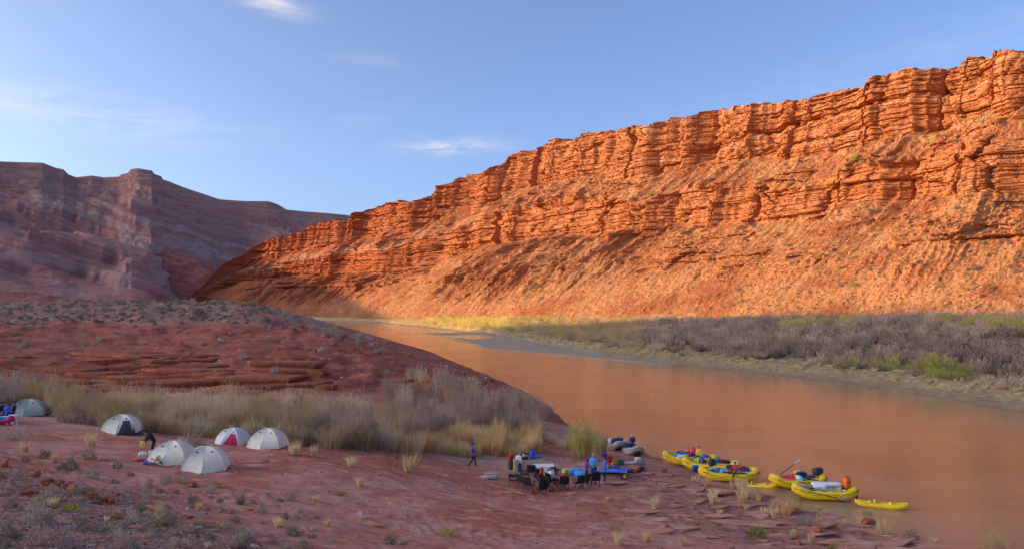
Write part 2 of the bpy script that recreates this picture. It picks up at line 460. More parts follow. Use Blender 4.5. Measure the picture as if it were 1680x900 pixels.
def ground_eval(x, y, full=False):
    x = np.asarray(x, float); y = np.asarray(y, float)
    wob = fbm(x * .22, y * .22, 4, 91) * 1.1 + fbm(x * 1.1, y * 1.1, 3, 92) * .25
    sdN = poly_sd(x, y, NEAR, True) + wob * .7
    sdF = poly_sd(x, y, FAR, False) + wob * (1 + np.clip(y, 0, 600) / 300)
    r = np.hypot(x, y)
    # ---- near side
    zt = tps(x, y)
    zt = zt + fbm(x * .10, y * .10, 4, 3) * .30 * sstep(10, 40, r)
    hillm = sstep(84, 92, y - x * .06) * sstep(0, 6, sdN)                  # the red hill across the flat
    led = sstep(2.6, 3.6, zt) * (1 - sstep(5.6, 7.2, zt + fbm(x * .09, y * .09, 4, 17) * 1.5)) * sstep(80, 88, y)
    led = led * (.35 + .65 * (1 - sstep(-22, -8, x))) * (.45 + .55 * sstep(-.3, .2, fbm(x * .07, y * .15, 4, 18)))
    # ledges of the hill
    zz = zt + fbm(x * .06, y * .10, 5, 5) * 1.6
    st = .85; k = np.floor(zz / st); fr = zz / st - k
    ter = (k + sstep(.55, .95, fr)) * st - (zz - zt)
    zt = zt * (1 - led * .85) + ter * led * .85
    # rills on the red slope
    rl = ridged(x * .12 + fbm(x * .05, y * .05, 2, 8), y * .03, 3, 44)
    zt = zt + hillm * (rl - .6) * 1.0 * sstep(5.5, 8, zt) * (1 - sstep(11.0, 12.5, zt))
    zt = zt + hillm * (fbm(x * .25, y * .25, 5, 47, .6) * .85 + ridged(x * .22, y * .22, 3, 48) * .35)
    # a cut step below the gravel cap
    cap = sstep(9.6, 10.6, zt + fbm(x * .06, y * .06, 3, 15) * .8) * hillm
    zt = zt + cap * .35
    # slickrock shelf by the river
    rk = sstep(0, 1.5, sdN) * (1 - sstep(11, 19, sdN + fbm(x * .13, y * .13, 3, 61) * 6)) * (1 - sstep(62, 70, y)) * sstep(20, 30, y + x)
    zk = zt * 1.0 + fbm(x * .16 + y * .05, y * .5, 5, 71) * .55
    s2 = .16; k2 = np.floor(zk / s2); f2 = zk / s2 - k2
    zk2 = (k2 + sstep(.70, 1.0, f2)) * s2
    zt = zt * (1 - rk) + (zk2 * .9 + zt * .1) * rk
    # small plates elsewhere on the camp flat
    flat = (1 - rk) * sstep(26, 34, r) * (1 - sstep(70, 80, y))
    zp = zt + fbm(x * .25, y * .7, 4, 77) * .25
    s3 = .11; k3 = np.floor(zp / s3); f3 = zp / s3 - k3
    pl = sstep(.05, .3, fbm(x * .12, y * .16, 3, 78) + .05)
    zt = zt + flat * pl * ((k3 + sstep(.75, 1, f3)) * s3 - zp) * .8
    zt = zt + fbm(x * .9, y * .9, 4, 4) * .07 + fbm(x * 3.1, y * 3.1, 2, 14) * .025 * (r < 90)
    zn = np.minimum(zt, .02 + .30 * np.clip(sdN, 0, None) + .12 * fbm(x * .5, y * .5, 3, 6) * sstep(0, 1.5, sdN))
    # a red knob beyond the hill at the left edge
    kn = np.exp(-(((x + 152) / 24) ** 2 + ((y - 236) / 30) ** 2))
    zn = zn + np.where(kn > .001, np.floor(kn * 7 + fbm(x * .1, y * .1, 3, 19) * .6) / 7 * 5.2 * (kn > .1), 0)
    # ---- far side
    db, bz = seg_param(x, y, BASE, BASEZ)
    bank = np.where(sdF < 3.5, sdF * .16, .56 + (sdF - 3.5) * .42)
    bank = np.minimum(bank, 1.9)
    fr_ = sstep(0, 1, np.clip(sdF, 0, None) / (np.clip(sdF, 0, None) + db + 1e-6))
    zf = bank + (np.maximum(bz - 1.9, 0)) * fr_ * sstep(6, 20, sdF) + fbm(x * .08, y * .08, 4, 30) * .35 * sstep(4, 14, sdF) + fbm(x * .7, y * .7, 3, 31) * .10 * sstep(0, 3, sdF)
    wat = -np.minimum(np.minimum(-sdN, -sdF) * .16, 1.6) - .02
    z = np.where(sdN > 0, zn, np.where(sdF > 0, zf, wat))
    bar = in_poly(x, y, BAR); pool = in_poly(x, y, BAR_POOL)
    zb = .11 + fbm(x * .10, y * .10, 4, 40) * .16
    z = np.where(bar & ~pool & (sdN < 0), np.where(sdF > 0, np.minimum(z, zb + .12), zb), z)
    z = np.where(pool, -.15, z)
    if not full: return z
    cap_g = sstep(.35, .6, sstep(9.0, 11.6, zt + fbm(x * .05, y * .05, 3, 16) * 1.6)) * sstep(84, 95, y) * (1 - kn)
    lowg = (1 - sstep(.0, .5, (y - 26) / 13 + (x + 8) / 26 + fbm(x * .12, y * .12, 4, 55) * .45)) * (y < 60)
    farside = (sdF > 0).astype(float)
    near = (sdN > 0).astype(float)
    path = np.exp(-((y - (60.5 + .06 * x + fbm(x * .08, x * 0, 2, 80) * 1.5)) / 2.6) ** 2) * sstep(-26, -14, x) * (1 - sstep(4, 9, x))
    sandy = np.clip(path + .7 * sstep(68, 76, y) * (1 - sstep(82, 90, y)) * sstep(-12, 0, x), 0, 1) * near
    leftsand = .5 * np.exp(-(((x + 36) / 12) ** 2 + ((y - 60) / 7) ** 2)) * near
    at_ = dict(z_rock=rk * near * .92, z_sand=np.clip(sandy * .8 + leftsand, 0, 1), z_gravel=np.clip(np.maximum(cap_g, lowg), 0, 1) * near,
               z_red=np.clip(sstep(82, 90, y) * (1 - cap_g), 0, 1) * near * .9,
               z_mud=farside * (1 - .4 * sstep(25, 60, sdF)), z_bar=(bar & ~pool).astype(float) * (sdF < 12),
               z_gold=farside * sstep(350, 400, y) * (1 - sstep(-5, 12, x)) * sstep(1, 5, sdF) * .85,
               z_wet=np.clip(near * (1 - sstep(.1, .9, sdN)) + farside * (1 - sstep(.2, 1.0, sdF)) * .7, 0, 1) * .8)
    return z, at_

def gz(x, y):
    return float(ground_eval(np.array([x]), np.array([y]))[0])

def drop(px, py, d, up=0.0):
    """a point standing on the ground at photo column px and distance d (the row follows from the terrain)"""
    x = (px - 840) / F * d
    return Vector((x, d, gz(x, d) + up))

def ground_hit(px, py, lo=18, hi=700):
    """walk along the sight line of a photo point until it meets the ground"""
    ds = np.geomspace(lo, hi, 700)
    x = (px - 840) / F * ds; z = EYE - (py - HZ) / F * ds
    g = ground_eval(x, ds)
    below = np.nonzero(z <= g)[0]
    d = ds[below[0]] if len(below) else hi
    x = (px - 840) / F * d
    return Vector((x, d, gz(x, d)))

# ------------------------------------------------------------------ ground sheet
M_GROUND = ground_material()
nr, nc = 620, 700
rr = np.concatenate([np.geomspace(5.0, 20, 50)[:-1], np.geomspace(20, 900, nr - 49)])
aa = np.radians(np.linspace(-62, 50, nc))
A2, R2 = np.meshgrid(aa, rr)
gx, gy = (R2 * np.sin(A2)).ravel(), (R2 * np.cos(A2)).ravel()
gzv, gat = ground_eval(gx, gy, True)
me = grid_mesh('ground', np.stack([gx, gy, gzv], 1), nr, nc, M_GROUND, gat, True, flip=True)
tag(link('ground', me), 'red desert ground of the camp flat, hill and river banks', 'ground', kind='structure')
# the land that goes on beyond, below the detailed sheet
bx = np.array([-6000, -2500, -900, -300, 0, 300, 900, 2500, 6000], float)
BXg, BYg = np.meshgrid(bx, np.array([-3000, -900, -200, 4.9, 300, 900, 2500, 6000], float))
lowz = np.where((BYg < -500), 6.0, -3.0)
me = grid_mesh('plain', np.stack([BXg.ravel(), BYg.ravel(), lowz.ravel()], 1), 8, 9, M_GROUND, {'z_red': np.full(72, .5)}, True)
tag(link('plain', me), 'wide desert plain beyond the canyon', 'plain', kind='structure')

# ------------------------------------------------------------------ river
ws = np.array([(-950, -100, 0), (420, -100, 0), (420, 950, 0), (-950, 950, 0)], float)
me = fast_mesh('river', ws, np.array([[0, 1, 2, 3]]), water_material(), None, False)
tag(link('river', me), 'muddy brown river bending between the red banks', 'river', kind='structure')

# ------------------------------------------------------------------ cliff
SKY_PX = np.array([(200, 500), (270, 500), (300, 497), (340, 468), (375, 432), (400, 416), (412, 404), (430, 394), (460, 388), (490, 380), (520, 366), (550, 361), (572, 355), (590, 346), (612, 339), (650, 333),
                   (680, 328), (700, 322), (712, 310), (740, 301), (770, 289), (798, 281), (822, 268), (830, 250), (845, 243), (890, 241), (930, 230), (960, 221), (1010, 214), (1060, 208),
                   (1090, 197), (1140, 190), (1165, 179), (1200, 174), (1250, 170), (1290, 163), (1330, 158), (1380, 148), (1420, 140), (1450, 128), (1480, 118), (1500, 113), (1535, 105), (1560, 98),
                   (1600, 95), (1640, 92), (1680, 88), (1700, 86)], float)

def worley(x, y, seed):
    """nearest and second distance and the cell's number, box-shaped metric"""
    ix, iy = np.floor(x).astype(np.int64), np.floor(y).astype(np.int64)
    F1 = np.full(x.shape, 9.0); F2 = F1.copy(); idn = np.zeros(x.shape)
    zero = np.zeros_like(ix)
    for i in (-1, 0, 1):
        for j in (-1, 0, 1):
            cx_, cy_ = ix + i, iy + j
            h1 = hash3(cx_, cy_, zero, seed); h2 = (h1 * 7919.3) % 1.0; h3 = (h1 * 3571.7) % 1.0
            dx_, dy_ = np.abs(x - (cx_ + .1 + .8 * h1)), np.abs(y - (cy_ + .1 + .8 * h2))
            d = np.maximum(dx_, dy_) * .75 + (dx_ + dy_) * .25
            m = d < F1
            F2 = np.where(m, F1, np.minimum(F2, d)); idn = np.where(m, h3, idn); F1 = np.where(m, d, F1)
    return F1, F2, idn

def build_cliff():
    seg = np.hypot(*np.diff(BASE, axis=0).T); cum = np.concatenate([[0], np.cumsum(seg)])
    # columns evenly spread over the view
    tt = np.linspace(0, cum[-1], 6000)
    # smooth the base line
    def smooth(v):
        vv = np.interp(tt, cum, v); k = 301
        pad = np.concatenate([2 * vv[0] - vv[k // 2:0:-1], vv, 2 * vv[-1] - vv[-2:-k // 2 - 1:-1]])
        return np.convolve(pad, np.ones(k) / k, 'valid')
    sx, sy, sz = smooth(BASE[:, 0]), smooth(BASE[:, 1]), smooth(BASEZ)
    px = sx / np.maximum(sy, 30) * F
    dens = np.abs(np.gradient(px)) + .02
    dens = np.where(sy < 200, .06, dens)
    c = np.cumsum(dens); c = (c - c[0]) / (c[-1] - c[0])
    NC = 1500
    ti = np.interp(np.linspace(0, 1, NC), c, tt)
    bxx, byy, bzz = np.interp(ti, tt, sx), np.interp(ti, tt, sy), np.interp(ti, tt, sz)
    dx, dy = np.gradient(sx, tt), np.gradient(sy, tt)
    L = np.hypot(dx, dy); nx, ny = dy / L, -dx / L
    nx, ny = np.interp(ti, tt, nx), np.interp(ti, tt, ny)
    U = ti
    # breaks of the profile as fractions of the height
    w = lambda f, s, a: fbm(U * f, U * 0 + s, 3, s) * a
    ppx = bxx / byy * F + 840
    q0 = np.full(NC, -.03)
    q1 = .42 + w(.02, 1, .045) + .03 * np.exp(-((ppx - 1520) / 120) ** 2) - .06 * np.exp(-((ppx - 560) / 100) ** 2)
    q2 = .60 + w(.024, 2, .06) + .04 * np.exp(-((ppx - 1560) / 90) ** 2)
    q3 = .735 + w(.03, 3, .05) + .05 * np.exp(-((ppx - 1430) / 60) ** 2)
    Z = np.full(NC, 100.0)
    TAN = .74
    def setb(q, Zc):          # setback in metres at fraction q of the height
        s = np.clip(q, -1, q1) * Zc / TAN * 1.05
        s = s + np.clip(q - q1, 0, q2 - q1) * Zc / 4.0
        s = s + np.clip(q - q2, 0, q3 - q2) * Zc / (TAN * 1.0)
        s = s + np.clip(q - q3, 0, 1 - q3) * Zc / 6.0
        return s
    for _ in range(14):
        s = setb(np.ones(NC), Z)
        rx, ry = bxx + nx * s, byy + ny * s
        p = rx / np.maximum(ry, 40) * F + 840
        y_ = np.interp(p, SKY_PX[:, 0], SKY_PX[:, 1])
        Zn = EYE + (HZ - y_) / F * ry - bzz
        Zn = np.where((p > 1700) | (ry < 150), 109.0, Zn)
        Z = Z * .5 + np.clip(Zn, 4, 150) * .5
    # steps of the rim
    rim = (hash3(np.floor(U / 9 + fbm(U * .05, U * 0, 2, 9) * 1.5).astype(int), np.zeros(NC, int), np.zeros(NC, int), 5) - .5) * 2.2 + fbm(U * .3, U * 0 + 3, 3, 12) * .8
    Z = Z + rim * sstep(40, 80, Z)
    NR = 400
    qr = np.linspace(-.04, 1, NR)
    # more rows in the two cliff bands
    wgt = 1 + 1.0 * ((qr > .40) & (qr < .64)) + 1.6 * (qr > .73)
    cc = np.cumsum(wgt); cc = (cc - cc[0]) / (cc[-1] - cc[0])
    qr = np.interp(np.linspace(0, 1, NR), cc, qr)
    Q = np.repeat(qr[:, None], NC, 1)
    Ug = np.repeat(U[None], NR, 0)
    S = setb(Q, Z)
    zz = Q * Z
    band = np.maximum(sstep(-.015, .015, Q - q1) * (1 - sstep(-.015, .02, Q - q2)), sstep(-.02, .015, Q - q3))
    low3 = sstep(.0, .3, fbm(U * .012 + 5, U * 0, 2, 88) + .55 * np.exp(-((ppx - 1560) / 130) ** 2) + .6 * np.exp(-((ppx - 520) / 120) ** 2))
    band3 = sstep(.25, .27, Q + w(.03, 6, .03)) * (1 - sstep(.335, .36, Q + w(.03, 7, .03))) * low3
    # buttresses and alcoves, shared by the bands and the talus under them
    but = (fbm(U * .018, U * 0, 3, 21) * 13 + (ridged(U * .05, U * 0 + 2, 3, 22) - .62) * 13
           + 13 * np.exp(-((ppx - 1470) / 75) ** 2) - 11 * np.exp(-((ppx - 1640) / 38) ** 2) - 7 * np.exp(-((ppx - 1310) / 40) ** 2) + 8 * np.exp(-((ppx - 850) / 30) ** 2))
    wv = np.clip(Q / .45, 0.12, 1)
    wig = fbm(Ug * .05, zz * .05, 3, 23) * 3.0
    D = but[None] * wv + wig * band
    # joints and blocks of the bands at three sizes, on thin beds
    bm_ = (np.maximum(band, band3) > .01) | True
    lrow = fbm(zz * .35 + fbm(Ug * .012, zz * .03, 2, 24) * 1.6, Ug * .004, 4, 28, .62)
    bed = np.floor(zz / 3.1 + fbm(Ug * .015, zz * .02, 2, 29) * 1.3 + 60).astype(int)
    bedr = hash3(bed, bed * 0, bed * 0, 7)
    bed2 = np.floor(zz / 1.15 + fbm(Ug * .02, zz * .02, 2, 26) * 1.5 + 90).astype(int)
    bl = (bedr - .5) * 2.8 + (hash3(bed2, bed2 * 0, bed2 * 0, 8) - .5) * 1.3 + lrow * 1.6
    for (wu, wz, am, gr, sd) in ((26, 12, 4.2, 1.3, 101), (13, 4.4, 2.0, .7, 102), (5.0, 1.7, .8, .3, 103)):
        wx_ = Ug / wu + fbm(Ug * .5 / wu, zz * .5 / wz, 2, sd + 9) * .35
        wz_ = zz / wz + fbm(Ug * .5 / wu, zz * .5 / wz, 2, sd + 19) * .35
        F1, F2, ident = worley(wx_, wz_, sd)
        bl = bl + (ident - .5) * am - gr * (1 - sstep(.0, .16, F2 - F1))
    # deep vertical cracks
    ck = ridged(U * .045 + 4, U * 0 + 8, 3, 27); crack = -5.0 * sstep(.85, .95, ck)
    D = D + band * (bl + crack[None]) + band3 * (bl * .7 + 2.0)
    # rills and ribs on the talus
    ta = (1 - band)
    rib = ridged(Ug * .055 + fbm(Ug * .03, zz * .04, 2, 33) * .5, zz * .006, 4, 34)
    rib2 = ridged(Ug * .16 + fbm(Ug * .06, zz * .06, 2, 35) * .6, zz * .015, 3, 36)
    amp = 3.6 * sstep(.02, .25, Q) * (1 - .4 * sstep(.55, .6, Q))
    reg = .25 + 1.1 * sstep(-.25, .35, fbm(Ug * .008, zz * .012, 3, 43)) * np.clip(1 - .55 * sstep(1350, 1600, ppx)[None], 0, 1)
    D = D + ta * ((rib - .6) * 3.2 + (rib2 - .6) * 2.0) * amp * 1.7 * reg
    D = D + ta * (fbm(Ug * .2, zz * .2, 5, 37, .6) * 2.0 + fbm(Ug * 1.1, zz * 1.1, 3, 38) * .6)
    # small outcrops
    oc = sstep(-.02, .2, fbm(Ug * .05, zz * .16, 4, 39)) * ta * sstep(.10, .25, Q)
    D = D + oc * (1.6 + bl * .8)
    D = D * np.clip(Z / 60, .25, 1)
    X = bxx + nx * (S - D); Y = byy + ny * (S - D)
    zfin = bzz + zz + ta * fbm(Ug * .5, zz * .5, 2, 41) * .4
    # top: a flat bench behind the rim
    rows = [(X, Y, zfin, Q, np.maximum(np.maximum(band, band3 * .8), oc * .6))]
    for back, dz in ((2.0, .15), (6, -.2), (18, -1.5), (45, -4), (110, -10), (260, -25)):
        rows.append(((X[-1] + nx * back)[None], (Y[-1] + ny * back)[None], (zfin[-1] + dz)[None], np.ones((1, NC)), np.full((1, NC), .6)))
    X, Y, Zv, Qv, Bv = [np.concatenate([r[i] for r in rows]) for i in range(5)]
    far = sstep(620, 950, Y)
    pale = (np.exp(-((Qv - .60 - .02 * np.sin(Ug_ext(U, X.shape[0]) * .03)) / .035) ** 2) + .8 * np.exp(-((Qv - .80) / .02) ** 2)) * far
    V = np.stack([X.ravel(), Y.ravel(), Zv.ravel()], 1)
    me = grid_mesh('cliff', V, X.shape[0], NC, cliff_material(), dict(q=Qv, band=Bv, far=far, pale=np.clip(pale, 0, 1)), False)
    tag(link('cliff', me), 'long layered red sandstone cliff with talus slopes across the river', 'cliff', kind='structure')
    return dict(X=X[:NR], Y=Y[:NR], Z=zfin, Q=Q, band=band, U=U, nx=nx, ny=ny, Zc=Z)
def Ug_ext(U, n): return np.repeat(U[None], n, 0)
CL = build_cliff()

# ------------------------------------------------------------------ mountain on the left
M_MOUNT = mountain_material()
def shade_crest():
    """the ridge left of the picture, as high as the edge of its shadow across the valley tells"""
    edge = [tuple(at(395, 422, 1010)), tuple(at(480, 450, 930)), tuple(at(560, 478, 820)), tuple(at(635, 512, 720)), (-62, 560, -7.0), (-30, 500, -6.0),
            (-16, 430, -6.0), (-12, 402, -4.0), (20, 360, 5), (104, 335, 11.0), (161, 250, 13.0), (200, 190, 15)]
    out = []
    for x, y, z in edge:
        t_ = (-1000 - x) / SUN_H.x
        out.append((-1000.0, y + SUN_H.y * t_, z + math.tan(SUN_EL) * t_))
    out.sort(key=lambda c: -c[1])
    y0 = out[-1][1]
    return out + [(-1000, y0 - 60, 286), (-1000, y0 - 150, 268), (-1000, y0 - 400, 264), (-960, y0 - 700, 258), (-900, y0 - 1000, 250), (-800, y0 - 1300, 240)]
def build_mountain():
    sk = [(720, 372, 2300), (620, 360, 2250), (570, 353, 2200), (540, 350, 2150), (500, 347, 2100), (470, 344, 2050), (455, 335, 2020), (440, 330, 2000), (400, 330, 1960), (360, 327, 1900), (330, 317, 1850), (300, 307, 1830),
          (278, 298, 1800), (268, 295, 1790), (264, 289, 1785), (254, 286, 1778), (249, 280, 1770), (226, 276, 1760), (214, 278, 1752), (210, 284, 1748), (200, 286, 1744), (194, 290, 1740), (170, 291, 1720), (150, 288, 1700), (125, 291, 1680), (112, 286, 1660), (104, 278, 1655), (90, 275, 1650), (70, 267, 1630), (30, 266, 1600), (0, 265, 1570), (-60, 268, 1470)]
    NSK = len(sk)
    crest = [tuple(at(*a)) for a in sk] + shade_crest()
    foot = []
    for c in crest:
        x, y, z = c
        if y > 1400:
            px = x / y
            fd = 560 + 640 * sstep(-.47, -.36, np.array(px)); foot.append((px * fd * 1.0, fd, -8.0))
        else:
            foot.append((-360 + 0.00 * y, y * .42 - 20, 12.0))
    crest, foot = np.array(crest), np.array(foot)
    cl = np.concatenate([[0], np.cumsum(np.where(np.arange(len(crest) - 1) < NSK, 1.0, 1.6))])
    NC, NR = 760, 260
    ui = np.concatenate([np.linspace(0, NSK, 600, endpoint=False), np.linspace(NSK, cl[-1], 160)])
    cx, cy, cz = [np.interp(ui, cl, crest[:, i]) for i in range(3)]
    fx, fy, fz = [np.interp(ui, cl, foot[:, i]) for i in range(3)]
    k = 41
    def sm(v): return np.convolve(np.concatenate([np.full(k // 2, v[0]), v, np.full(k // 2, v[-1])]), np.ones(k) / k, 'valid')
    fx, fy = sm(fx), sm(fy)
    v = np.linspace(0, 1, NR)[:, None]
    X = fx + (cx - fx) * v; Y = fy + (cy - fy) * v
    # ridges running down towards the river, beds dipping to the right
    n1 = ridged(X * .0042 + Y * .0016, Y * .0012 - X * .0006, 5, 50)
    n2 = fbm(X * .012, Y * .008, 5, 51)
    g = .80 * v ** 1.2 + .20 * v ** 3.0
    env = np.clip(v * (1 - v) * 4, 0, 1) * sstep(.02, .40, v)
    Zm = fz + (cz - fz) * g + env * ((n1 - .62) * 95 + n2 * 26)
    # terraces along dipping beds
    s = Zm + X * .33 + Y * .05 + fbm(X * .003, Y * .003, 3, 52) * 40
    per = 21.0; kk = np.floor(s / per); fr = s / per - kk
    Zm = Zm + ((kk + sstep(.45, .9, fr)) * per - s) * .75 * np.clip(env * 1.8, 0, 1)
    # flat-lying cap rocks near the crest
    zc = Zm + fbm(X * .01, Y * .01, 2, 53) * 5; per = 13.0; kk = np.floor(zc / per); fr = zc / per - kk
    Zm = Zm + ((kk + sstep(.5, .92, fr)) * per - zc) * sstep(.72, .92, v) * (1 - sstep(.985, 1, v))
    Zm = Zm + fbm(X * .05, Y * .05, 3, 54) * 2.5 * env
    # never above the sight line of the crest
    crest_s = (cz - EYE) / np.hypot(cx, cy)
    Zm = np.minimum(Zm, EYE + (crest_s - .0012) * np.hypot(X, Y) + 1e9 * (v > .97))
    red = (1 - sstep(.10, .26, v + n2 * .08)) * np.ones_like(X)
    bk = [(X, Y, Zm, red)]
    for t_, dz in ((1.03, -.02), (1.15, -.18), (1.5, -.5)):
        bk.append(((fx + (cx - fx) * t_)[None], (fy + (cy - fy) * t_)[None], (cz + cz * dz)[None], np.zeros((1, NC))))
    X, Y, Z, R = [np.concatenate([b[i] for b in bk]) for i in range(4)]
    me = grid_mesh('mountain', np.stack([X.ravel(), Y.ravel(), Z.ravel()], 1), X.shape[0], NC, M_MOUNT, dict(red=R, cap=sstep(.72, .88, np.linspace(0, 1.02, X.shape[0])[:, None] + fbm(X * .004, Y * .004, 3, 58) * .12)), True, flip=True)
    tag(link('mountain', me), 'shaded purple and grey layered mountain with mesa caps', 'mountain', kind='structure')
build_mountain()
def build_shade_ridge():
    """unseen higher ridge, added left of the picture to shade the mountain"""
    NC, NR = 60, 24
    yy = np.linspace(1000, 2480, NC); v = np.linspace(-1, 1, NR)[:, None]
    X = -2050 + 420 * v + 0 * yy; Y = yy + 0 * X  # added out of view, between the sun and the mountain
    Z = (660 + fbm(yy * .004, yy * 0, 3, 70) * 30) * (1 - np.abs(v) ** 1.4) * sstep(980, 1080, yy) + fbm(X * .01, Y * .01, 4, 71) * 14
    me = grid_mesh('mountain', np.stack([X.ravel(), Y.ravel(), Z.ravel()], 1), NR, NC, M_MOUNT, dict(red=np.zeros(NR * NC)), True)
    tag(link('mountain', me), 'unseen high ridge added to shade the layered mountain', 'mountain', kind='structure')
build_shade_ridge()

def build_spur():
    """red rounded spur in front of the mountain"""
    NC, NR = 260, 110
    px = np.linspace(20, 392, NC)
    top = np.interp(px, [20, 80, 100, 125, 150, 190, 240, 300, 330, 360, 380, 392], [520, 508, 470, 432, 410, 398, 397, 414, 424, 448, 490, 520])
    dcr = 1230.0 + (px - 250) * .2; dft = 990.0
    v = np.linspace(0, 1, NR)[:, None]
    d = dft + (dcr - dft) * v
    X = (px - 840) / F * d; Y = d * np.ones_like(X)
    zc = EYE - (top - HZ) / F * dcr
    g = 1 - (1 - v) ** 1.5
    env = np.clip(v * (1 - v) * 4, 0, 1)
    Z = -4 + (zc + 4) * g + env * ((ridged(X * .010, Y * .003, 4, 60) - .62) * 30 + fbm(X * .02, Y * .02, 4, 61) * 7)
    s = Z + X * .22 + fbm(X * .008, Y * .008, 3, 63) * 14; per = 8.0; kk = np.floor(s / per); fr = s / per - kk
    Z = Z + ((kk + sstep(.4, .9, fr)) * per - s) * .6 * env + fbm(X * .08, Y * .08, 4, 62) * 3.0 * env
    rows = [(X, Y, Z)]
    for m, dz in ((1.05, -2), (1.2, -20), (1.4, -60)):
        rows.append((X[-1:] * m, Y[-1:] * m, Z[-1:] + dz))
    X, Y, Z = [np.concatenate([r[i] for r in rows]) for i in range(3)]
    me = grid_mesh('hill', np.stack([X.ravel(), Y.ravel(), Z.ravel()], 1), X.shape[0], NC, M_MOUNT, dict(red=np.full(X.size, .93)), True)
    tag(link('hill', me), 'rounded dark red hill at the foot of the shaded mountain', 'hill', kind='structure')
build_spur()

# ------------------------------------------------------------------ plants and stones
def leafy(name, cols, scale=3.0, trans=0.0):
    t = NT(name); p = t.pos()
    r = t.new('ShaderNodeObjectInfo').outputs['Random']
    n = t.noise(p, scale, 3, .6)
    v = t.math('ADD', t.math('MULTIPLY', n, .75), t.math('MULTIPLY', r, .25))
    k = len(cols)
    c = t.ramp(v, [(.28 + .44 * i / max(1, k - 1), tuple(min(.78, x * 1.75) for x in cc)) for i, cc in enumerate(cols)])
    df = t.new('ShaderNodeBsdfDiffuse'); t.l.new(c, df.inputs['Color'])
    tr = t.new('ShaderNodeBsdfTranslucent'); t.l.new(c, tr.inputs['Color'])
    mx = t.new('ShaderNodeMixShader'); mx.inputs[0].default_value = .42
    t.l.new(df.outputs[0], mx.inputs[1]); t.l.new(tr.outputs[0], mx.inputs[2])
    t.l.new(mx.outputs[0], t.n['Material Output'].inputs['Surface']); t.n.remove(t.bsdf)
    return t.m

M_SAGE = leafy('sagebrush_leaf', [(.135, .115, .085), (.215, .19, .13), (.29, .245, .18)], 5)
M_SAGED = leafy('dark_scrub_leaf', [(.065, .065, .05), (.11, .11, .075), (.15, .145, .10)], 5)
M_MAUVE = leafy('grey_twig', [(.18, .135, .115), (.27, .21, .175), (.36, .29, .24)], 5)
M_STRAW = leafy('straw_blade', [(.37, .24, .13), (.50, .34, .19), (.58, .42, .26)], 4)
M_ORANGE = leafy('orange_straw_blade', [(.42, .22, .10), (.55, .31, .15), (.60, .38, .21)], 1.5)
M_GREEN = leafy('green_leaf', [(.11, .13, .03), (.19, .21, .045), (.29, .28, .07)], 3)
M_BRIGHT = leafy('bright_green_leaf', [(.15, .17, .025), (.26, .28, .04), (.36, .35, .06)], 3)
M_OLIVE = leafy('olive_twig', [(.20, .145, .06), (.30, .225, .085), (.39, .30, .12)], 1.2)
M_TAN = leafy('tan_reed', [(.30, .185, .09), (.47, .30, .145), (.58, .41, .22)], 1.2)
M_BROWN = leafy('brown_twig', [(.17, .105, .075), (.28, .185, .13), (.40, .28, .20)], .8)
M_GREYB = leafy('grey_brown_twig', [(.16, .115, .09), (.25, .19, .15), (.35, .28, .22)], .5)
M_BUFF = leafy('buff_twig', [(.25, .18, .12), (.37, .28, .20), (.48, .38, .28)], .6)
M_DARKB = leafy('dark_twig', [(.075, .055, .045), (.12, .09, .075), (.18, .14, .11)], .4)
M_GOLD = leafy('golden_grass', [(.34, .23, .07), (.44, .32, .11), (.50, .40, .17)], .3)  # dry grass colour, brightened for the sunlit strip
M_WOOD = plain('dead_wood', (.30, .25, .21), .9, .4, 8)

def rot_to(d):
    return Vector(d).to_track_quat('Z', 'Y').to_matrix()

def blades(rng, base, dirs, length, width, bend=.25, seg=2):
    """arrays of tapered blades: (V, F)"""
    n = len(base); V = []; Fc = []
    up = dirs / np.linalg.norm(dirs, axis=1, keepdims=True)
    side = np.cross(up, rng.normal(size=(n, 3))); side /= np.linalg.norm(side, axis=1, keepdims=True) + 1e-9
    out = np.stack([up[:, 0], up[:, 1], np.zeros(n)], 1)
    L = length[:, None]; w = width[:, None]
    p0 = base; p1 = base + up * L * .55; p2 = base + up * L + out * L * bend - np.array([0, 0, 1]) * L * bend * .35
    V = np.stack([p0 - side * w, p0 + side * w, p1 - side * w * .75, p1 + side * w * .75, p2], 1).reshape(-1, 3)
    k = np.arange(n)[:, None] * 5
    Fc = np.concatenate([k + [0, 1, 3], k + [0, 3, 2], k + [2, 3, 4]])
    return V, Fc

def leaves(rng, cen, size, norm=None):
    n = len(cen)
    a = rng.normal(size=(n, 3)); a /= np.linalg.norm(a, axis=1, keepdims=True)
    if norm is not None:
        a = a * .8 + norm; a /= np.linalg.norm(a, axis=1, keepdims=True)
    b = np.cross(a, rng.normal(size=(n, 3))); b /= np.linalg.norm(b, axis=1, keepdims=True) + 1e-9
    s = size[:, None]
    V = np.stack([cen - b * s * .45, cen + a * s, cen + b * s * .45], 1).reshape(-1, 3)
    return V, np.arange(n * 3).reshape(n, 3)

def join_arrays(items):
    """items: (V, F, matindex)"""
    Vs, Fs, Ms = [], [], []; o = 0
    for V, Fc, m in items:
        Vs.append(V); Fs.append(Fc + o); Ms.append(np.full(len(Fc), m)); o += len(V)
    return np.concatenate(Vs), np.concatenate(Fs), np.concatenate(Ms)

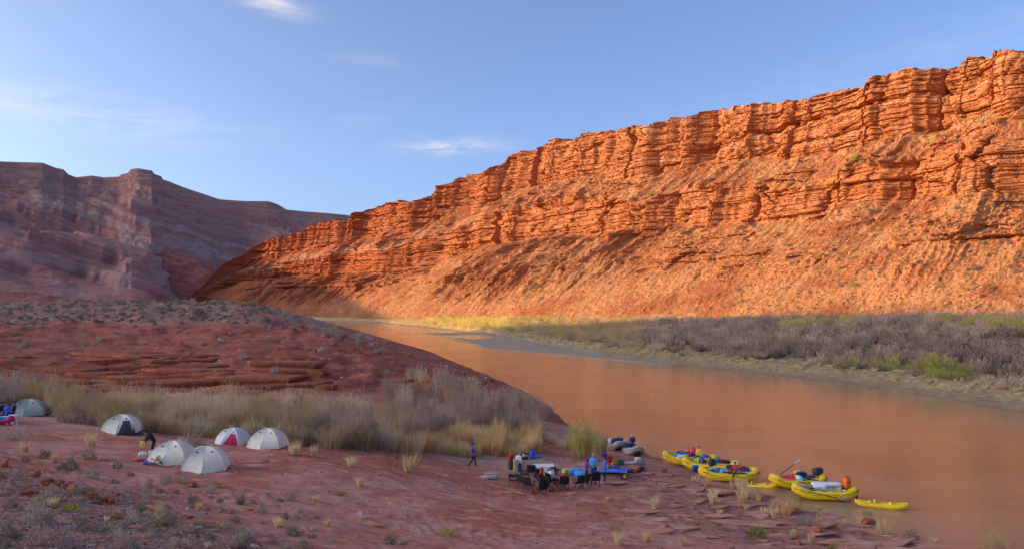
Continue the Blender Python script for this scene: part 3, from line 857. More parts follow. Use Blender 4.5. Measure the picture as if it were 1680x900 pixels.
def p_sage(seed, n=330, w=.5, h=.42, leaf=.075):
    r = np.random.default_rng(seed)
    th = r.uniform(0, 2 * np.pi, n); ph = np.arccos(r.uniform(0.02, 1, n)); rad = r.uniform(.35, 1, n) ** .5
    lob = 1 + .28 * np.sin(th * 3 + seed) * np.sin(ph) + .15 * np.sin(th * 7 + seed * 2) + r.normal(size=n) * .07
    d = np.stack([np.sin(ph) * np.cos(th), np.sin(ph) * np.sin(th), np.cos(ph)], 1)
    c = d * (rad * lob)[:, None] * np.array([w, w, h]) + np.array([0, 0, .03])
    k = int(n * .72)
    a = leaves(r, c[:k], r.uniform(.7, 1.5, k) * leaf, d[:k])
    tw = blades(r, c[k:] * np.array([.3, .3, .1]), d[k:] + r.normal(size=(n - k, 3)) * .15, r.uniform(.5, 1.05, n - k) * w, np.full(n - k, leaf * .10), .05)
    return join_arrays([(*a, 0), (*tw, 1)])

def p_tuft(seed, n=120, r0=.16, L=.55, wd=.012, spread=.5):
    r = np.random.default_rng(seed)
    th = r.uniform(0, 2 * np.pi, n); q = r.uniform(0, 1, n) ** .5
    b = np.stack([np.cos(th) * q * r0, np.sin(th) * q * r0, np.zeros(n)], 1)
    d = np.stack([np.cos(th) * q * spread, np.sin(th) * q * spread, np.ones(n)], 1) + r.normal(size=(n, 3)) * .12
    a = blades(r, b, d, r.uniform(.45, 1.05, n) * L, r.uniform(.7, 1.3, n) * wd, .22)
    return join_arrays([(a[0], a[1], 0)])

def p_reed(seed, n=130, r0=.9, L=2.4, wd=.022, spread=.28, twigs=3, leafn=0, leaf=.12):
    r = np.random.default_rng(seed)
    th = r.uniform(0, 2 * np.pi, n); q = r.uniform(0, 1, n) ** .5
    b = np.stack([np.cos(th) * q * r0, np.sin(th) * q * r0, np.zeros(n)], 1)
    d = np.stack([np.cos(th) * q * spread, np.sin(th) * q * spread, np.ones(n)], 1) + r.normal(size=(n, 3)) * np.array([.13, .13, .05])
    Ln = r.uniform(.35, 1.05, n) * L * (1.05 - .35 * q)
    a = blades(r, b, d, Ln, r.uniform(.6, 1.2, n) * wd, .12)
    items = [(*a, 0)]
    if twigs:
        m = n * twigs; i = np.repeat(np.arange(n), twigs)
        f = r.uniform(.25, .95, m)
        dd = d[i] / np.linalg.norm(d[i], axis=1, keepdims=True)
        tb = b[i] + dd * (Ln[i] * f)[:, None]
        td = dd + r.normal(size=(m, 3)) * .45
        t_ = blades(r, tb, td, r.uniform(.12, .35, m) * L * .8, np.full(m, wd * .75), .1)
        items.append((*t_, 1))
    if leafn:
        i = r.integers(0, n, leafn); f = r.uniform(.35, 1.0, leafn)
        dd = d[i] / np.linalg.norm(d[i], axis=1, keepdims=True)
        c = b[i] + dd * (Ln[i] * f)[:, None] + r.normal(size=(leafn, 3)) * .13 * L / 2.4
        lv = leaves(r, c, r.uniform(.6, 1.4, leafn) * leaf)
        items.append((*lv, 2))
    return join_arrays(items)

PROTO = {}
def proto(name, arr, mats):
    V, Fc, M = arr
    PROTO[name] = (V, Fc, M, mats, fast_mesh(name, V, Fc, mats, None, False, M))
for i in range(4):
    proto('sage%d' % i, p_sage(i + 1), [M_SAGE, M_MAUVE])
    proto('dark%d' % i, p_sage(i + 11, 340, .5, .45), [M_SAGED, M_SAGE])
    proto('mauve%d' % i, p_sage(i + 21, 360, .5, .40, .06), [M_MAUVE, M_MAUVE])
    proto('green%d' % i, p_sage(i + 31, 300, .5, .32), [M_GREEN, M_OLIVE])
    proto('straw%d' % i, p_tuft(i + 1), [M_STRAW])
    proto('orange%d' % i, p_tuft(i + 5, 130, .2, .55, .012, .6), [M_ORANGE])
    proto('tanreed%d' % i, p_reed(i + 1), [M_TAN, M_BUFF])
    proto('olive%d' % i, p_reed(i + 11, 110, 1.0, 2.4, .02, .35, 3, 150, .10), [M_BROWN, M_OLIVE, M_OLIVE])
    proto('brown%d' % i, p_reed(i + 21, 120, 1.0, 2.3, .022, .4, 4), [M_BROWN, M_GREYB])
    proto('palegrass%d' % i, p_reed(i + 31, 260, .8, 1.7, .026, .25, 0), [M_ORANGE])
    proto('farbrown%d' % i, p_reed(i + 41, 75, 1.3, 2.7, .05, .45, 3), [M_DARKB, M_BROWN])
    proto('fargrey%d' % i, p_reed(i + 51, 80, 1.4, 2.5, .055, .5, 3), [M_DARKB, M_GREYB])
    proto('farbuff%d' % i, p_reed(i + 61, 80, 1.3, 2.2, .05, .45, 3), [M_BROWN, M_BUFF])
    proto('fargreen%d' % i, p_reed(i + 71, 50, 1.4, 2.4, .05, .5, 2, 160, .28), [M_GREYB, M_OLIVE, M_BRIGHT])
    proto('farolive%d' % i, p_reed(i + 81, 60, 1.4, 2.6, .05, .5, 3, 90, .25), [M_BROWN, M_OLIVE, M_OLIVE])
for i in range(4): proto('gold%d' % i, p_reed(i + 95, 60, 1.4, 2.2, .09, .5, 2), [M_GOLD, M_GOLD])
proto('bigolive0', p_reed(91, 150, .75, 3.4, .02, .33, 3, 900, .13), [M_BROWN, M_OLIVE, M_BRIGHT])
proto('bigolive1', p_reed(92, 150, .75, 3.0, .02, .35, 3, 600, .13), [M_GREYB, M_OLIVE, M_GREEN])
proto('clump_low', p_sage(99, 120, .5, .36, .16), [M_SAGED, M_MAUVE])

def place_plant(kind, name, loc, width, height=None, label=None, cat='shrub', group=None, rz=None):
    V, Fc, M, mats, me = PROTO[kind]
    bw = (V[:, :2].max() - V[:, :2].min()); bh = V[:, 2].max()
    s = width / bw; sz = s if height is None else height / bh
    o = link(name, me, None, loc, (random.uniform(-.05, .05), random.uniform(-.05, .05), random.uniform(0, 6.28) if rz is None else rz), (s, s, sz))
    return tag(o, label, cat, group)

def scatter_stuff(name, kinds, P, width, height, label, cat, seed=0):
    """many plants too many to count, as one object"""
    r = np.random.default_rng(seed)
    Vs, Fs, Ms, mats, o = [], [], [], [], 0
    for i in range(len(P)):
        V, Fc, M, mt, _ = PROTO[kinds[i]]
        bw = (V[:, :2].max() - V[:, :2].min()); s = width[i] / bw; sz = height[i] / V[:, 2].max()
        a = r.uniform(0, 6.28); ca, sa = math.cos(a) * s, math.sin(a) * s
        W = np.stack([V[:, 0] * ca - V[:, 1] * sa, V[:, 0] * sa + V[:, 1] * ca, V[:, 2] * sz], 1) + P[i]
        mi = []
        for m in mt:
            if m not in mats: mats.append(m)
            mi.append(mats.index(m))
        Vs.append(W); Fs.append(Fc + o); Ms.append(np.array(mi)[M]); o += len(V)
    me = fast_mesh(name, np.concatenate(Vs), np.concatenate(Fs), mats, None, False, np.concatenate(Ms))
    return tag(link(name, me), label, cat, None, 'stuff')

# --- shrubs of the camp flat, one by one: photo column, row of the foot, width in photo pixels, kind
CAMP_SHRUBS = [
 (42,757,19,'dark'),(73,752,21,'dark'),(10,752,18,'mauve'),(145,753,34,'sage'),(115,770,40,'dark'),(150,785,31,'sage'),(192,769,21,'dark'),(214,781,16,'dark'),(189,792,16,'dark'),(172,755,18,'mauve'),
 (318,735,40,'mauve'),(258,763,27,'dark'),(273,793,18,'sage'),(302,792,22,'sage'),(263,808,17,'dark'),(355,798,23,'green'),(343,807,26,'mauve'),(347,816,11,'dark'),(322,833,18,'dark'),
 (362,837,18,'sage'),(393,828,15,'dark'),(415,825,15,'dark'),(377,842,20,'sage'),(365,866,28,'sage'),(323,860,24,'green'),(267,858,50,'sage'),(217,852,30,'mauve'),(182,848,32,'mauve'),(87,821,56,'mauve'),
 (115,838,32,'green'),(63,862,64,'mauve'),(7,899,36,'dark'),(67,894,62,'mauve'),(113,899,46,'mauve'),(207,899,52,'mauve'),(393,896,42,'sage'),(412,888,26,'mauve'),(273,835,16,'dark'),(230,836,26,'dark'),
 (20,720,48,'mauve'),(28,788,36,'mauve'),(558,812,18,'green'),(427,840,23,'sage'),(468,850,21,'dark'),(490,840,23,'mauve'),(428,858,18,'mauve'),(482,878,32,'dark'),(445,881,11,'dark'),(513,882,19,'sage'),
 (640,892,27,'dark'),(662,893,20,'green'),(733,879,30,'green'),(387,897,34,'mauve'),(410,876,22,'mauve'),(1240,879,46,'green'),(1324,862,34,'mauve'),(1390,862,20,'mauve'),(1496,886,28,'sage'),
 (1306,834,18,'dark'),(1424,850,26,'sage'),(1010,869,20,'green'),(951,829,13,'green'),(1186,803,16,'green'),(1203,816,11,'green'),(1383,891,14,'green'),(1365,899,16,'green'),(844,845,7,'green'),(866,847,6,'green'),
 (700,840,8,'green'),(730,852,9,'green'),(760,846,7,'green'),(812,838,7,'green'),(600,850,12,'green'),(620,862,9,'green'),(590,880,10,'green'),(777,868,9,'green'),(1140,858,14,'green'),(1050,762,18,'dark'),
 (20,830,22,'sage'),(40,800,24,'mauve'),(300,870,22,'sage'),(250,880,26,'sage'),(170,870,24,'sage'),(345,884,20,'dark'),(290,810,12,'dark'),(240,812,13,'sage'),(205,808,14,'sage'),(330,780,12,'sage'),(438,812,12,'sage'),(460,822,12,'dark'),
 (520,850,12,'dark'),(545,890,14,'sage'),(575,866,9,'green'),(95,770,16,'sage'),(70,790,18,'mauve'),(5,800,22,'mauve')]
CAMP_TUFTS = [
 (150,731,30,'straw'),(483,746,30,'straw'),(515,749,22,'straw'),(577,766,25,'straw'),(590,797,19,'straw'),(672,775,36,'straw'),(537,863,18,'straw'),(1255,846,22,'straw'),(1270,848,26,'straw'),(1290,845,32,'orange'),
 (1306,840,20,'orange'),(1342,857,18,'straw'),(1449,880,36,'straw'),(1215,805,24,'straw'),(1221,818,26,'straw'),(1235,820,22,'straw'),(1244,823,16,'orange'),(1224,838,13,'straw'),(1355,845,15,'orange'),(1342,838,12,'orange'),
 (1085,806,16,'straw'),(1138,791,13,'straw'),(1161,799,19,'orange'),(1176,789,13,'orange'),(1203,801,18,'straw'),(1218,803,18,'straw'),(1170,824,26,'straw'),(1219,826,30,'straw'),(1075,834,26,'straw'),(1245,819,15,'orange'),(1271,832,22,'straw'),
 (996,822,9,'straw'),(934,820,9,'straw'),(1015,893,26,'straw'),(1410,862,18,'straw'),(1060,886,20,'orange'),(1120,895,18,'straw'),(40,740,22,'straw'),(300,740,26,'straw'),(262,840,22,'straw'),(90,758,16,'straw'),(1180,846,13,'straw'),(1300,880,16,'orange'),
 (1000,775,12,'straw'),(640,830,8,'straw'),(1530,893,18,'straw'),(1330,890,18,'straw')]
SIDE = lambda px: 'left' if px < 560 else ('middle' if px < 1050 else 'right')
LAB = {'dark': ('dark_scrub', 'dark green scrub'), 'sage': ('sagebrush', 'grey-green sagebrush'), 'mauve': ('brittle_shrub', 'mauve-grey leafless shrub'), 'green': ('green_shrub', 'low green desert shrub'),
       'straw': ('straw_grass_tuft', 'pale straw grass tuft'), 'orange': ('orange_grass_tuft', 'orange dry grass tuft')}
def wherelab(px, py, d):
    if px < 560:
        return 'on the stony slope below the tents' if py > 790 else 'on the flat around the tents'
    if px < 1050: return 'on the bare red flat before the kitchen camp'
    return 'on the slickrock shelf by the rafts'
def put_listed(lst, seed):
    r = np.random.default_rng(seed)
    for i, (px, py, w, kind) in enumerate(lst):
        p = ground_hit(px, py)
        nm, lb = LAB[kind]
        wh = wherelab(px, py, p.y)
        grp = lb + 's ' + wh
        width = w / F * p.y * 1.12
        h = width * (.62 if kind in LAB and kind not in ('straw', 'orange', 'green') else (.95 if kind in ('straw', 'orange') else .45)) * r.uniform(.85, 1.15)
        place_plant(kind + str(i % 4), nm, p - Vector((0, 0, .03)), width, h, lb + ' ' + wh, 'shrub' if kind not in ('straw', 'orange') else 'grass tuft', grp)
put_listed(CAMP_SHRUBS, 1)
put_listed(CAMP_TUFTS, 2)

# --- thicket between the flat and the red hill
def band_y(px, pts): return float(np.interp(px, [a for a, _ in pts], [b for _, b in pts]))
FRONT = [(-30, 664), (60, 668), (110, 690), (180, 698), (240, 706), (330, 716), (480, 730), (560, 735), (700, 741), (820, 746), (880, 742)]
r = np.random.default_rng(5)
pl = []
for row, (k, dd) in enumerate(((64, 0.0), (58, 2.6), (52, 5.5), (46, 9.0), (40, 13.0), (34, 17.5))):
    for i in range(k):
        px = -30 + (i + r.uniform(.1, .9)) / k * 915
        d0 = ground_hit(px, band_y(px, FRONT)).y
        d = d0 + dd + r.uniform(-.8, .8)
        if row >= 4 and px < 240: continue
        x = (px - 840) / F * d
        if poly_sd(np.array([x]), np.array([d]), NEAR)[0] < 2.0: continue
        pl.append((px, row, x, d))
for (px, row, x, d) in pl:
    q = r.uniform()
    if px < 40: kind, h = 'brown', 2.1
    elif px < 205: kind, h = ('olive', 2.6) if q < .6 else ('brown', 2.0)
    elif px < 400: kind, h = ('tanreed', 2.3) if q < .75 else (('olive', 2.4) if q < .9 else ('brown', 1.9))
    elif px < 520: kind, h = ('olive', 2.6) if q < .45 else (('tanreed', 2.4) if q < .7 else ('brown', 2.4))
    elif px < 730: kind, h = ('brown', 2.6) if q < .5 else (('olive', 2.5) if q < .8 else ('tanreed', 2.2))
    else: kind, h = ('palegrass', 1.7) if row < 3 else ('brown', 2.4)
    if row == 0: h *= .72
    if row >= 3 and px > 640: kind = 'brown'; h = 2.4
    if 640 < px and row < 2 and q < .4: kind, h = 'palegrass', 1.5
    h *= r.uniform(.72, 1.22) * 1.25
    nm, lb, cat = {'brown': ('willow_shrub', 'brown leafless willow shrub in the thicket behind the tents', 'shrub'), 'olive': ('olive_willow_shrub', 'olive budding willow shrub in the thicket behind the tents', 'shrub'),
               'tanreed': ('tan_reed_clump', 'tall tan reed clump in the thicket behind the tents', 'reeds'), 'palegrass': ('pale_grass_clump', 'tall pale orange grass clump at the river end of the thicket', 'grass clump')}[kind]
    zone = ('around the grey-green tent' if px < 140 else 'behind the open-doored tent' if px < 320 else 'behind the crimson-doored tent' if px < 410 else 'behind the last cream tent' if px < 490 else
            'left of the hanging clothes' if px < 550 else 'where the clothes hang' if px < 625 else 'beside the red boulder path' if px < 720 else 'toward the river')
    lb = lb.replace('tall pale orange', 'pale orange').split(' in the thicket')[0].split(' at the river')[0] + (' at the front edge' if row == 0 else ' in the front' if row == 1 else ' in the middle' if row < 4 else ' at the back') + ' of the thicket ' + zone
    place_plant(kind + str(int(r.integers(0, 4))), nm, (x, d, gz(x, d) - .05), r.uniform(1.9, 2.9) * (.8 if kind == 'palegrass' else 1), h, lb, cat, nm.replace('_', ' ') + 's of the thicket')
p = ground_hit(955, 752); place_plant('bigolive0', 'tall_willow_bush', p, 3.5, 4.3, 'tall yellow-green willow bush standing alone at the river edge', 'shrub')
p = ground_hit(985, 748); place_plant('bigolive1', 'low_willow_bush', p, 2.2, 2.9, 'lower green willow bush leaning beside the tall willow at the river edge', 'shrub')
p = at(848, 668, 88); place_plant('fargreen0', 'green_bush', (p.x, p.y, gz(p.x, p.y)), 2.6, 2.6, 'bright green bush at the tip of the red hill', 'shrub')
p = at(893, 690, 86); place_plant('brown1', 'shore_willow', (p.x, p.y, gz(p.x, p.y)), 3.0, 2.3, 'grey-brown willow on the bank beyond the pale grass', 'shrub')
for i, (px, d, h) in enumerate(((905, 70, 1.2), (920, 69, 1.0), (935, 70, 1.3), (890, 71, 1.1), (1000, 71, .9))):
    x = (px - 840) / F * d
    place_plant('tanreed%d' % (i % 4), 'bank_reed_clump', (x, d, gz(x, d) - .03), 1.6, h, 'low tan reed clump behind the kitchen camp', 'reeds', 'reed clumps behind the kitchen camp')
p = at(1632, 905, 43.5); place_plant('olive1', 'water_edge_bush', (p.x, p.y, max(gz(p.x, p.y), -.05)), 1.9, 1.7, 'thin twiggy green bush at the water edge in the lower right corner', 'shrub', None, 1.0)

for i in range(26):
    px = 640 + i * 9.6 + r.uniform(-6, 6); d = r.uniform(80, 98) if px < 800 else r.uniform(84, 92)
    x = (px - 840) / F * d
    if poly_sd(np.array([x]), np.array([d]), NEAR)[0] < 1.2: continue
    place_plant(['brown', 'brown', 'tanreed'][i % 3] + str(i % 4), 'hill_foot_willow', (x, d, gz(x, d) - .05), r.uniform(2.4, 3.4), r.uniform(2.2, 3.6), 'tall brown willow at the hill foot ' + ('behind the path boulders' if px < 720 else 'behind the pale grass' if px < 810 else 'right beside the river'), 'shrub', 'willows at the river foot of the red hill')
for i in range(90):
    px = r.uniform(-10, 520); py = 775 + 125 * r.uniform() ** .8
    if px > 300 and py < 810: continue
    p = ground_hit(px, py); kind = ['sage', 'mauve', 'dark', 'straw', 'sage', 'mauve'][int(r.integers(0, 6))]
    nm, lb = LAB[kind]; w_ = r.uniform(.28, .75)
    lb = 'small scattered ' + lb + ' between the larger shrubs of the stony slope'
    place_plant(kind + str(i % 4), nm, p, w_, w_ * r.uniform(.5, .8), lb, 'shrub' if kind != 'straw' else 'grass tuft', 'small scattered ' + kind + ' plants of the stony slope')
# --- shrubs of the red hill
r = np.random.default_rng(8)
hill, tries = [], 0
while len(hill) < 900 and tries < 60000:
    tries += 1
    d = r.uniform(88, 230); px = r.uniform(-20, 800)
    x = (px - 840) / F * d
    hill.append((x, d, px))
HX = np.array(hill); HZv, HA = ground_eval(HX[:, 0], HX[:, 1], True)
sdn = poly_sd(HX[:, 0], HX[:, 1], NEAR)
dens = np.where(HA['z_gravel'] > .4, 1.0, .5) * np.where(HX[:, 2] < 240, 1.5, 1.0)
dens = dens * np.where((HZv < 6.0), .45, 1) * (sdn > 2.5)
keep = np.nonzero(r.uniform(0, 1.15, len(HX)) < dens)[0]
keep = keep[np.argsort(HX[keep, 1])]
for n_, i in enumerate(keep[:420]):
    x, d, px = HX[i]
    kind = ['dark', 'sage', 'mauve', 'sage'][int(r.integers(0, 4))]
    w = r.uniform(.7, 1.55) * (1.25 if HA['z_gravel'][i] > .4 else 1.0)
    nm, lb = LAB[kind]
    zn_ = 'above the grey-green tent' if px < 120 else 'above the open-doored tent' if px < 290 else 'above the crimson-doored tent' if px < 410 else 'above the last cream tent' if px < 500 else 'above the hanging clothes' if px < 620 else 'toward the river'
    wh = ('on the gravel crown' if d > 150 else 'on the gravel brow') + ' of the red hill ' + zn_ if HA['z_gravel'][i] > .4 else 'on the bare slope of the red hill ' + zn_
    place_plant(kind + str(n_ % 4), nm, (x, d, HZv[i] - .05), w, w * r.uniform(.5, .7), lb + ' ' + wh, 'shrub', lb + 's ' + wh)
extra = []
for _ in range(900):
    d = r.uniform(105, 240); px = r.uniform(-20, 440); extra.append(((px - 840) / F * d, d))
EX = np.array(extra); ez, ea = ground_eval(EX[:, 0], EX[:, 1], True)
m = ea['z_gravel'] > .5
EP = np.stack([EX[m, 0], EX[m, 1], ez[m] - .04], 1)
scatter_stuff('distant_scrub', ['clump_low'] * len(EP), EP, r.uniform(.6, 1.3, len(EP)), r.uniform(.35, .7, len(EP)), 'grey scrub covering the gravel top of the red hill', 'scrub', 3)

# --- far bank
r = np.random.default_rng(9)
pts = []
xs = r.uniform(-60, 190, 9000); ys = r.uniform(85, 560, 9000)
sdF = poly_sd(xs, ys, FAR, False); db, _ = seg_param(xs, ys, BASE, BASEZ)
inside = poly_sd(xs, ys, BASE, True)
ppx = xs / ys * F + 840
ok = (sdF > 6.5) & (inside > 3) & (ppx < 1760) & (ppx > 640)
lit = (ys > 340) & (ppx < 832)  # sunlit strip: its yellow plants carry some of the sun in their colour
dens = np.where(lit, .85, np.where(sdF < 14, 1.0, .85)) * np.where(ys > 300, .7, 1)
ok &= r.uniform(0, 1, 9000) < dens
xs, ys, sdF, ppx, lit = xs[ok], ys[ok], sdF[ok], ppx[ok], lit[ok]
zs = ground_eval(xs, ys)
order = np.argsort(ys)
cnt = 0; st = {'k': [], 'P': [], 'w': [], 'h': []}
gn = vn2(xs * .03, ys * .03, 77)
for i in order:
    q = r.uniform()
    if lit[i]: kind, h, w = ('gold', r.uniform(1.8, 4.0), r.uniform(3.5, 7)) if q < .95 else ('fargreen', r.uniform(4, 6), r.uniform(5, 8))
    else:
        frontrow = sdF[i] < 13
        if gn[i] > .63 and q < .7: kind = 'fargreen'
        elif ppx[i] < 1060 and q < .55: kind = 'farolive'
        elif frontrow: kind = 'farbuff' if q < .7 else 'farbrown'
        else: kind = 'fargrey' if q < .55 else ('farbrown' if q < .85 else 'farbuff')
        h = r.uniform(1.7, 2.9) if frontrow else r.uniform(2.3, 4.2); w = r.uniform(3.2, 5.2)
    kd = kind + str(int(r.integers(0, 4)))
    P_ = (xs[i], ys[i], zs[i] - .1)
    if cnt < 300 and not lit[i]:
        cnt += 1
        nm, lb = {'fargreen': ('bright_tamarisk', 'bright green tamarisk among the grey brush across the river'), 'farolive': ('olive_tamarisk', 'olive tamarisk shrub in the brush across the river'),
                  'farbuff': ('buff_tamarisk', 'buff leafless tamarisk along the far river bank'), 'farbrown': ('brown_tamarisk', 'brown leafless tamarisk in the brush across the river'), 'fargrey': ('grey_tamarisk', 'grey leafless tamarisk in the brush across the river')}[kind]
        zone = 'opposite the grey rafts' if ppx[i] < 1080 else 'opposite the moored rafts' if ppx[i] < 1260 else 'opposite the red-covered raft' if ppx[i] < 1370 else 'opposite the floating kayak' if ppx[i] < 1500 else 'toward the right edge'
        lb = lb.split(' along the')[0].split(' among the')[0].split(' in the brush')[0] + (' at the edge' if sdF[i] < 10 else ' in front rows' if sdF[i] < 20 else ' in the middle' if sdF[i] < 40 else ' deep inside') + ' of the far bank brush ' + zone
        place_plant(kd, nm, P_, w, h, lb, 'shrub', nm.replace('_', ' ') + ' shrubs on the far bank')
    else:
        st['k'].append(kd); st['P'].append(np.array(P_)); st['w'].append(w); st['h'].append(h)
scatter_stuff('far_brush', st['k'], st['P'], st['w'], st['h'], 'dense brush covering the flat below the cliff', 'brush', 4)
# a fringe of dry grass on the cut bank
L_ = []
for (ax, ay), (bx_, by_) in zip(FAR[2:-4], FAR[3:-3]):
    n = int(math.hypot(bx_ - ax, by_ - ay) / .55)
    for _ in range(n):
        t_ = r.uniform(); o_ = r.uniform(3.5, 8.0)
        ex, ey = bx_ - ax, by_ - ay; l_ = math.hypot(ex, ey)
        L_.append((ax + ex * t_ + ey / l_ * o_, ay + ey * t_ - ex / l_ * o_))
L_ = np.array(L_); lz = ground_eval(L_[:, 0], L_[:, 1])
FP = np.stack([L_[:, 0], L_[:, 1], lz - .03], 1)
scatter_stuff('bank_grass', ['straw%d' % (i % 4) for i in range(len(FP))], FP, r.uniform(.9, 2.0, len(FP)), r.uniform(.35, .95, len(FP)), 'dry pale grass fringe along the far river bank', 'grass', 5)

# --- green shrubs and scrub on the cliff slopes
r = np.random.default_rng(10)
cand = np.nonzero((CL['band'].ravel() < .1) & (CL['Q'].ravel() > .03))[0]
CX, CY, CZ, CQ = CL['X'].ravel(), CL['Y'].ravel(), CL['Z'].ravel(), CL['Q'].ravel()
cpx = CX / CY * F + 840
cand = cand[(cpx[cand] > 600) & (cpx[cand] < 1750)]
pick = r.choice(cand, 170, replace=False)
for i in pick:
    up_ = CQ[i] > .55
    kd = 'fargreen%d' % int(r.integers(0, 4)) if r.uniform() < (.75 if up_ else .45) else 'dark%d' % int(r.integers(0, 4))
    w = r.uniform(1.2, 3.4) * (1.5 if up_ else 1.0)
    gr = kd.startswith('fargreen')
    nm = 'ledge_shrub' if gr else 'talus_scrub'
    lb = ('green shrub rooted on the ledge between the two cliff bands' if up_ else 'green shrub on the lower slope of the sunlit cliff') if gr else ('dark scrub on the ledge between the two cliff bands' if up_ else 'dark scrub on the lower slope of the sunlit cliff')
    place_plant(kd, nm, (CX[i], CY[i], CZ[i] - .2), w, w * r.uniform(.6, .9), lb, 'shrub', lb.split(' on ')[0].split(' rooted')[0] + ('s of the upper ledge' if up_ else 's of the lower slope'))
low = cand[r.uniform(0, 1, len(cand)) < .5]
pick = r.choice(low, 3200, replace=False)
P_ = np.stack([CX[pick], CY[pick], CZ[pick] - .1], 1)
scatter_stuff('slope_scrub', ['clump_low' if r.uniform() < .6 else 'straw0' for _ in pick], P_, r.uniform(.5, 1.3, len(pick)), r.uniform(.3, .9, len(pick)), 'tiny dry scrub dotted over the cliff slopes', 'scrub', 6)

# --- stones
def rock_array(seed, sub=1, rough=.28, flat=.65):
    bm = bmesh.new(); bmesh.ops.create_icosphere(bm, subdivisions=sub, radius=1)
    V = np.array([v.co[:] for v in bm.verts]); Fc = np.array([[v.index for v in f.verts] for f in bm.faces]); bm.free()
    r_ = np.random.default_rng(seed)
    # cut by a few planes for faceted faces
    for _ in range(7):
        n = r_.normal(size=3); n /= np.linalg.norm(n); dd = r_.uniform(.55, .85)
        over = V @ n - dd
        V = V - np.where(over > 0, over, 0)[:, None] * n
    V = V * (1 + r_.normal(size=(len(V), 1)) * rough * .2) * np.array([1, r_.uniform(.7, 1), flat])
    return V, Fc
def rock_mat(name, a, b, c):
    t = NT(name); p = t.pos(); rnd = t.new('ShaderNodeObjectInfo').outputs['Random']
    n = t.math('ADD', t.math('MULTIPLY', t.noise(p, 1.6, 6, .65), .8), t.math('MULTIPLY', rnd, .2))
    return t.done(t.ramp(n, [(.3, a), (.55, b), (.8, c)]), .95, t.bump(t.noise(p, 6, 5, .7), .7, .08), .1)
M_RED = rock_mat('red_boulder', (.22, .055, .03), (.40, .115, .062), (.50, .20, .13))
M_GREYR = rock_mat('grey_cobble', (.18, .14, .12), (.34, .275, .24), (.50, .42, .37))
M_TALUS = rock_mat('talus_block', (.30, .11, .055), (.46, .20, .105), (.58, .30, .17))
M_PALE = rock_mat('pale_cobble', (.35, .30, .28), (.48, .43, .40), (.62, .57, .53))
ROCKS = [rock_array(i, 2) for i in range(6)]
PEB = [rock_array(20 + i, 1) for i in range(5)]
RM = {(i, m.name): fast_mesh('boulder', *ROCKS[i], m, None, False) for i in range(6) for m in (M_RED, M_GREYR, M_PALE)}
def put_rock(px, py, wpx, m, name, label, group=None, tall=.6, d=None, i=None):
    p = ground_hit(px, py) if d is None else drop(px, py, d)
    s = wpx / F * p.y / 2
    k = int(px * 7 + py) % 6 if i is None else i
    o = link(name, RM[(k, m.name)], None, p + Vector((0, 0, s * tall * .45)), (random.uniform(-.2, .2), random.uniform(-.2, .2), random.uniform(0, 6)), (s, s * random.uniform(.75, 1.1), s * tall / .65))
    return tag(o, label, 'rock', group)
for a in ((62, 780, 19, .8), (5, 766, 22, .7), (78, 797, 24, .8), (96, 797, 22, .7), (110, 800, 20, .8), (121, 806, 22, .9), (150, 816, 24, .8), (172, 824, 20, .9), (183, 826, 16, .9), (56, 808, 22, .6), (40, 812, 20, .6), (318, 800, 17, .8), (300, 898, 20, .5)):
    put_rock(*a[:3], M_RED, 'red_boulder', 'red sandstone boulder on the stony slope below the tents', 'red boulders on the stony slope', a[3])
for a, lb in (((650, 752, 9, .9), 'small dark red boulder standing alone beside the path'), ((716, 740, 10, .9), 'small red boulder at the edge of the thicket by the path'), ((435, 739, 7, .7), 'small red stone before the cream tent near the thicket'),
              ((905, 806, 14, .9), 'round red boulder among the camp chairs'), ((872, 811, 14, .5), 'flat red boulder among the camp chairs'), ((1090, 775, 13, .6), 'dark red boulder below the yellow rafts'), ((1342, 872, 22, .9), 'square red boulder on the slickrock shelf'),
              ((1310, 893, 12, .9), 'small upright red rock at the lower edge of the slickrock shelf'), ((1425, 862, 34, .5), 'broad red rock slab above the water edge')):
    put_rock(*a[:3], M_RED, 'red_boulder', lb, None, a[3])
r = np.random.default_rng(12)
def many_rocks(name, P, S, m, label, seed, arr=PEB):
    rr_ = np.random.default_rng(seed); Vs, Fs, o = [], [], 0
    for p_, s_ in zip(P, S):
        V, Fc = arr[int(rr_.integers(0, len(arr)))]
        a = rr_.uniform(0, 6.28); c_, s2 = math.cos(a), math.sin(a)
        sc_ = s_ * rr_.uniform(.7, 1.3, 3)
        W = V * sc_; W = np.stack([W[:, 0] * c_ - W[:, 1] * s2, W[:, 0] * s2 + W[:, 1] * c_, W[:, 2]], 1) + p_
        Vs.append(W); Fs.append(Fc + o); o += len(V)
    mi = np.concatenate([np.full(len(f), i % len(m)) for i, f in enumerate(Fs)]) if isinstance(m, list) else None
    return tag(link(name, fast_mesh(name, np.concatenate(Vs), np.concatenate(Fs), m, None, False, mi)), label, 'stones', None, 'stuff')
n = 14000
d = r.uniform(20, 47, n) ; px = r.uniform(-60, 700, n); x = (px - 840) / F * d
z, A_ = ground_eval(x, d, True)
k = r.uniform(0, 1, n) < A_['z_gravel'] * .75 + .02
many_rocks('gravel', np.stack([x, d, z], 1)[k], (r.uniform(.02, .075, n) * (1 + (r.uniform(0, 1, n) > .95) * 1.6))[k], [M_GREYR, M_GREYR, M_RED, M_PALE, M_GREYR], 'loose grey and red cobbles on the slope below the tents', 1)
n = 6500
d = r.uniform(88, 190, n); px = r.uniform(-20, 800, n); x = (px - 840) / F * d
z, A_ = ground_eval(x, d, True); sd_ = poly_sd(x, d, NEAR)
k = (r.uniform(0, 1, n) < A_['z_gravel'] * .7 + .35) & (sd_ > 1)
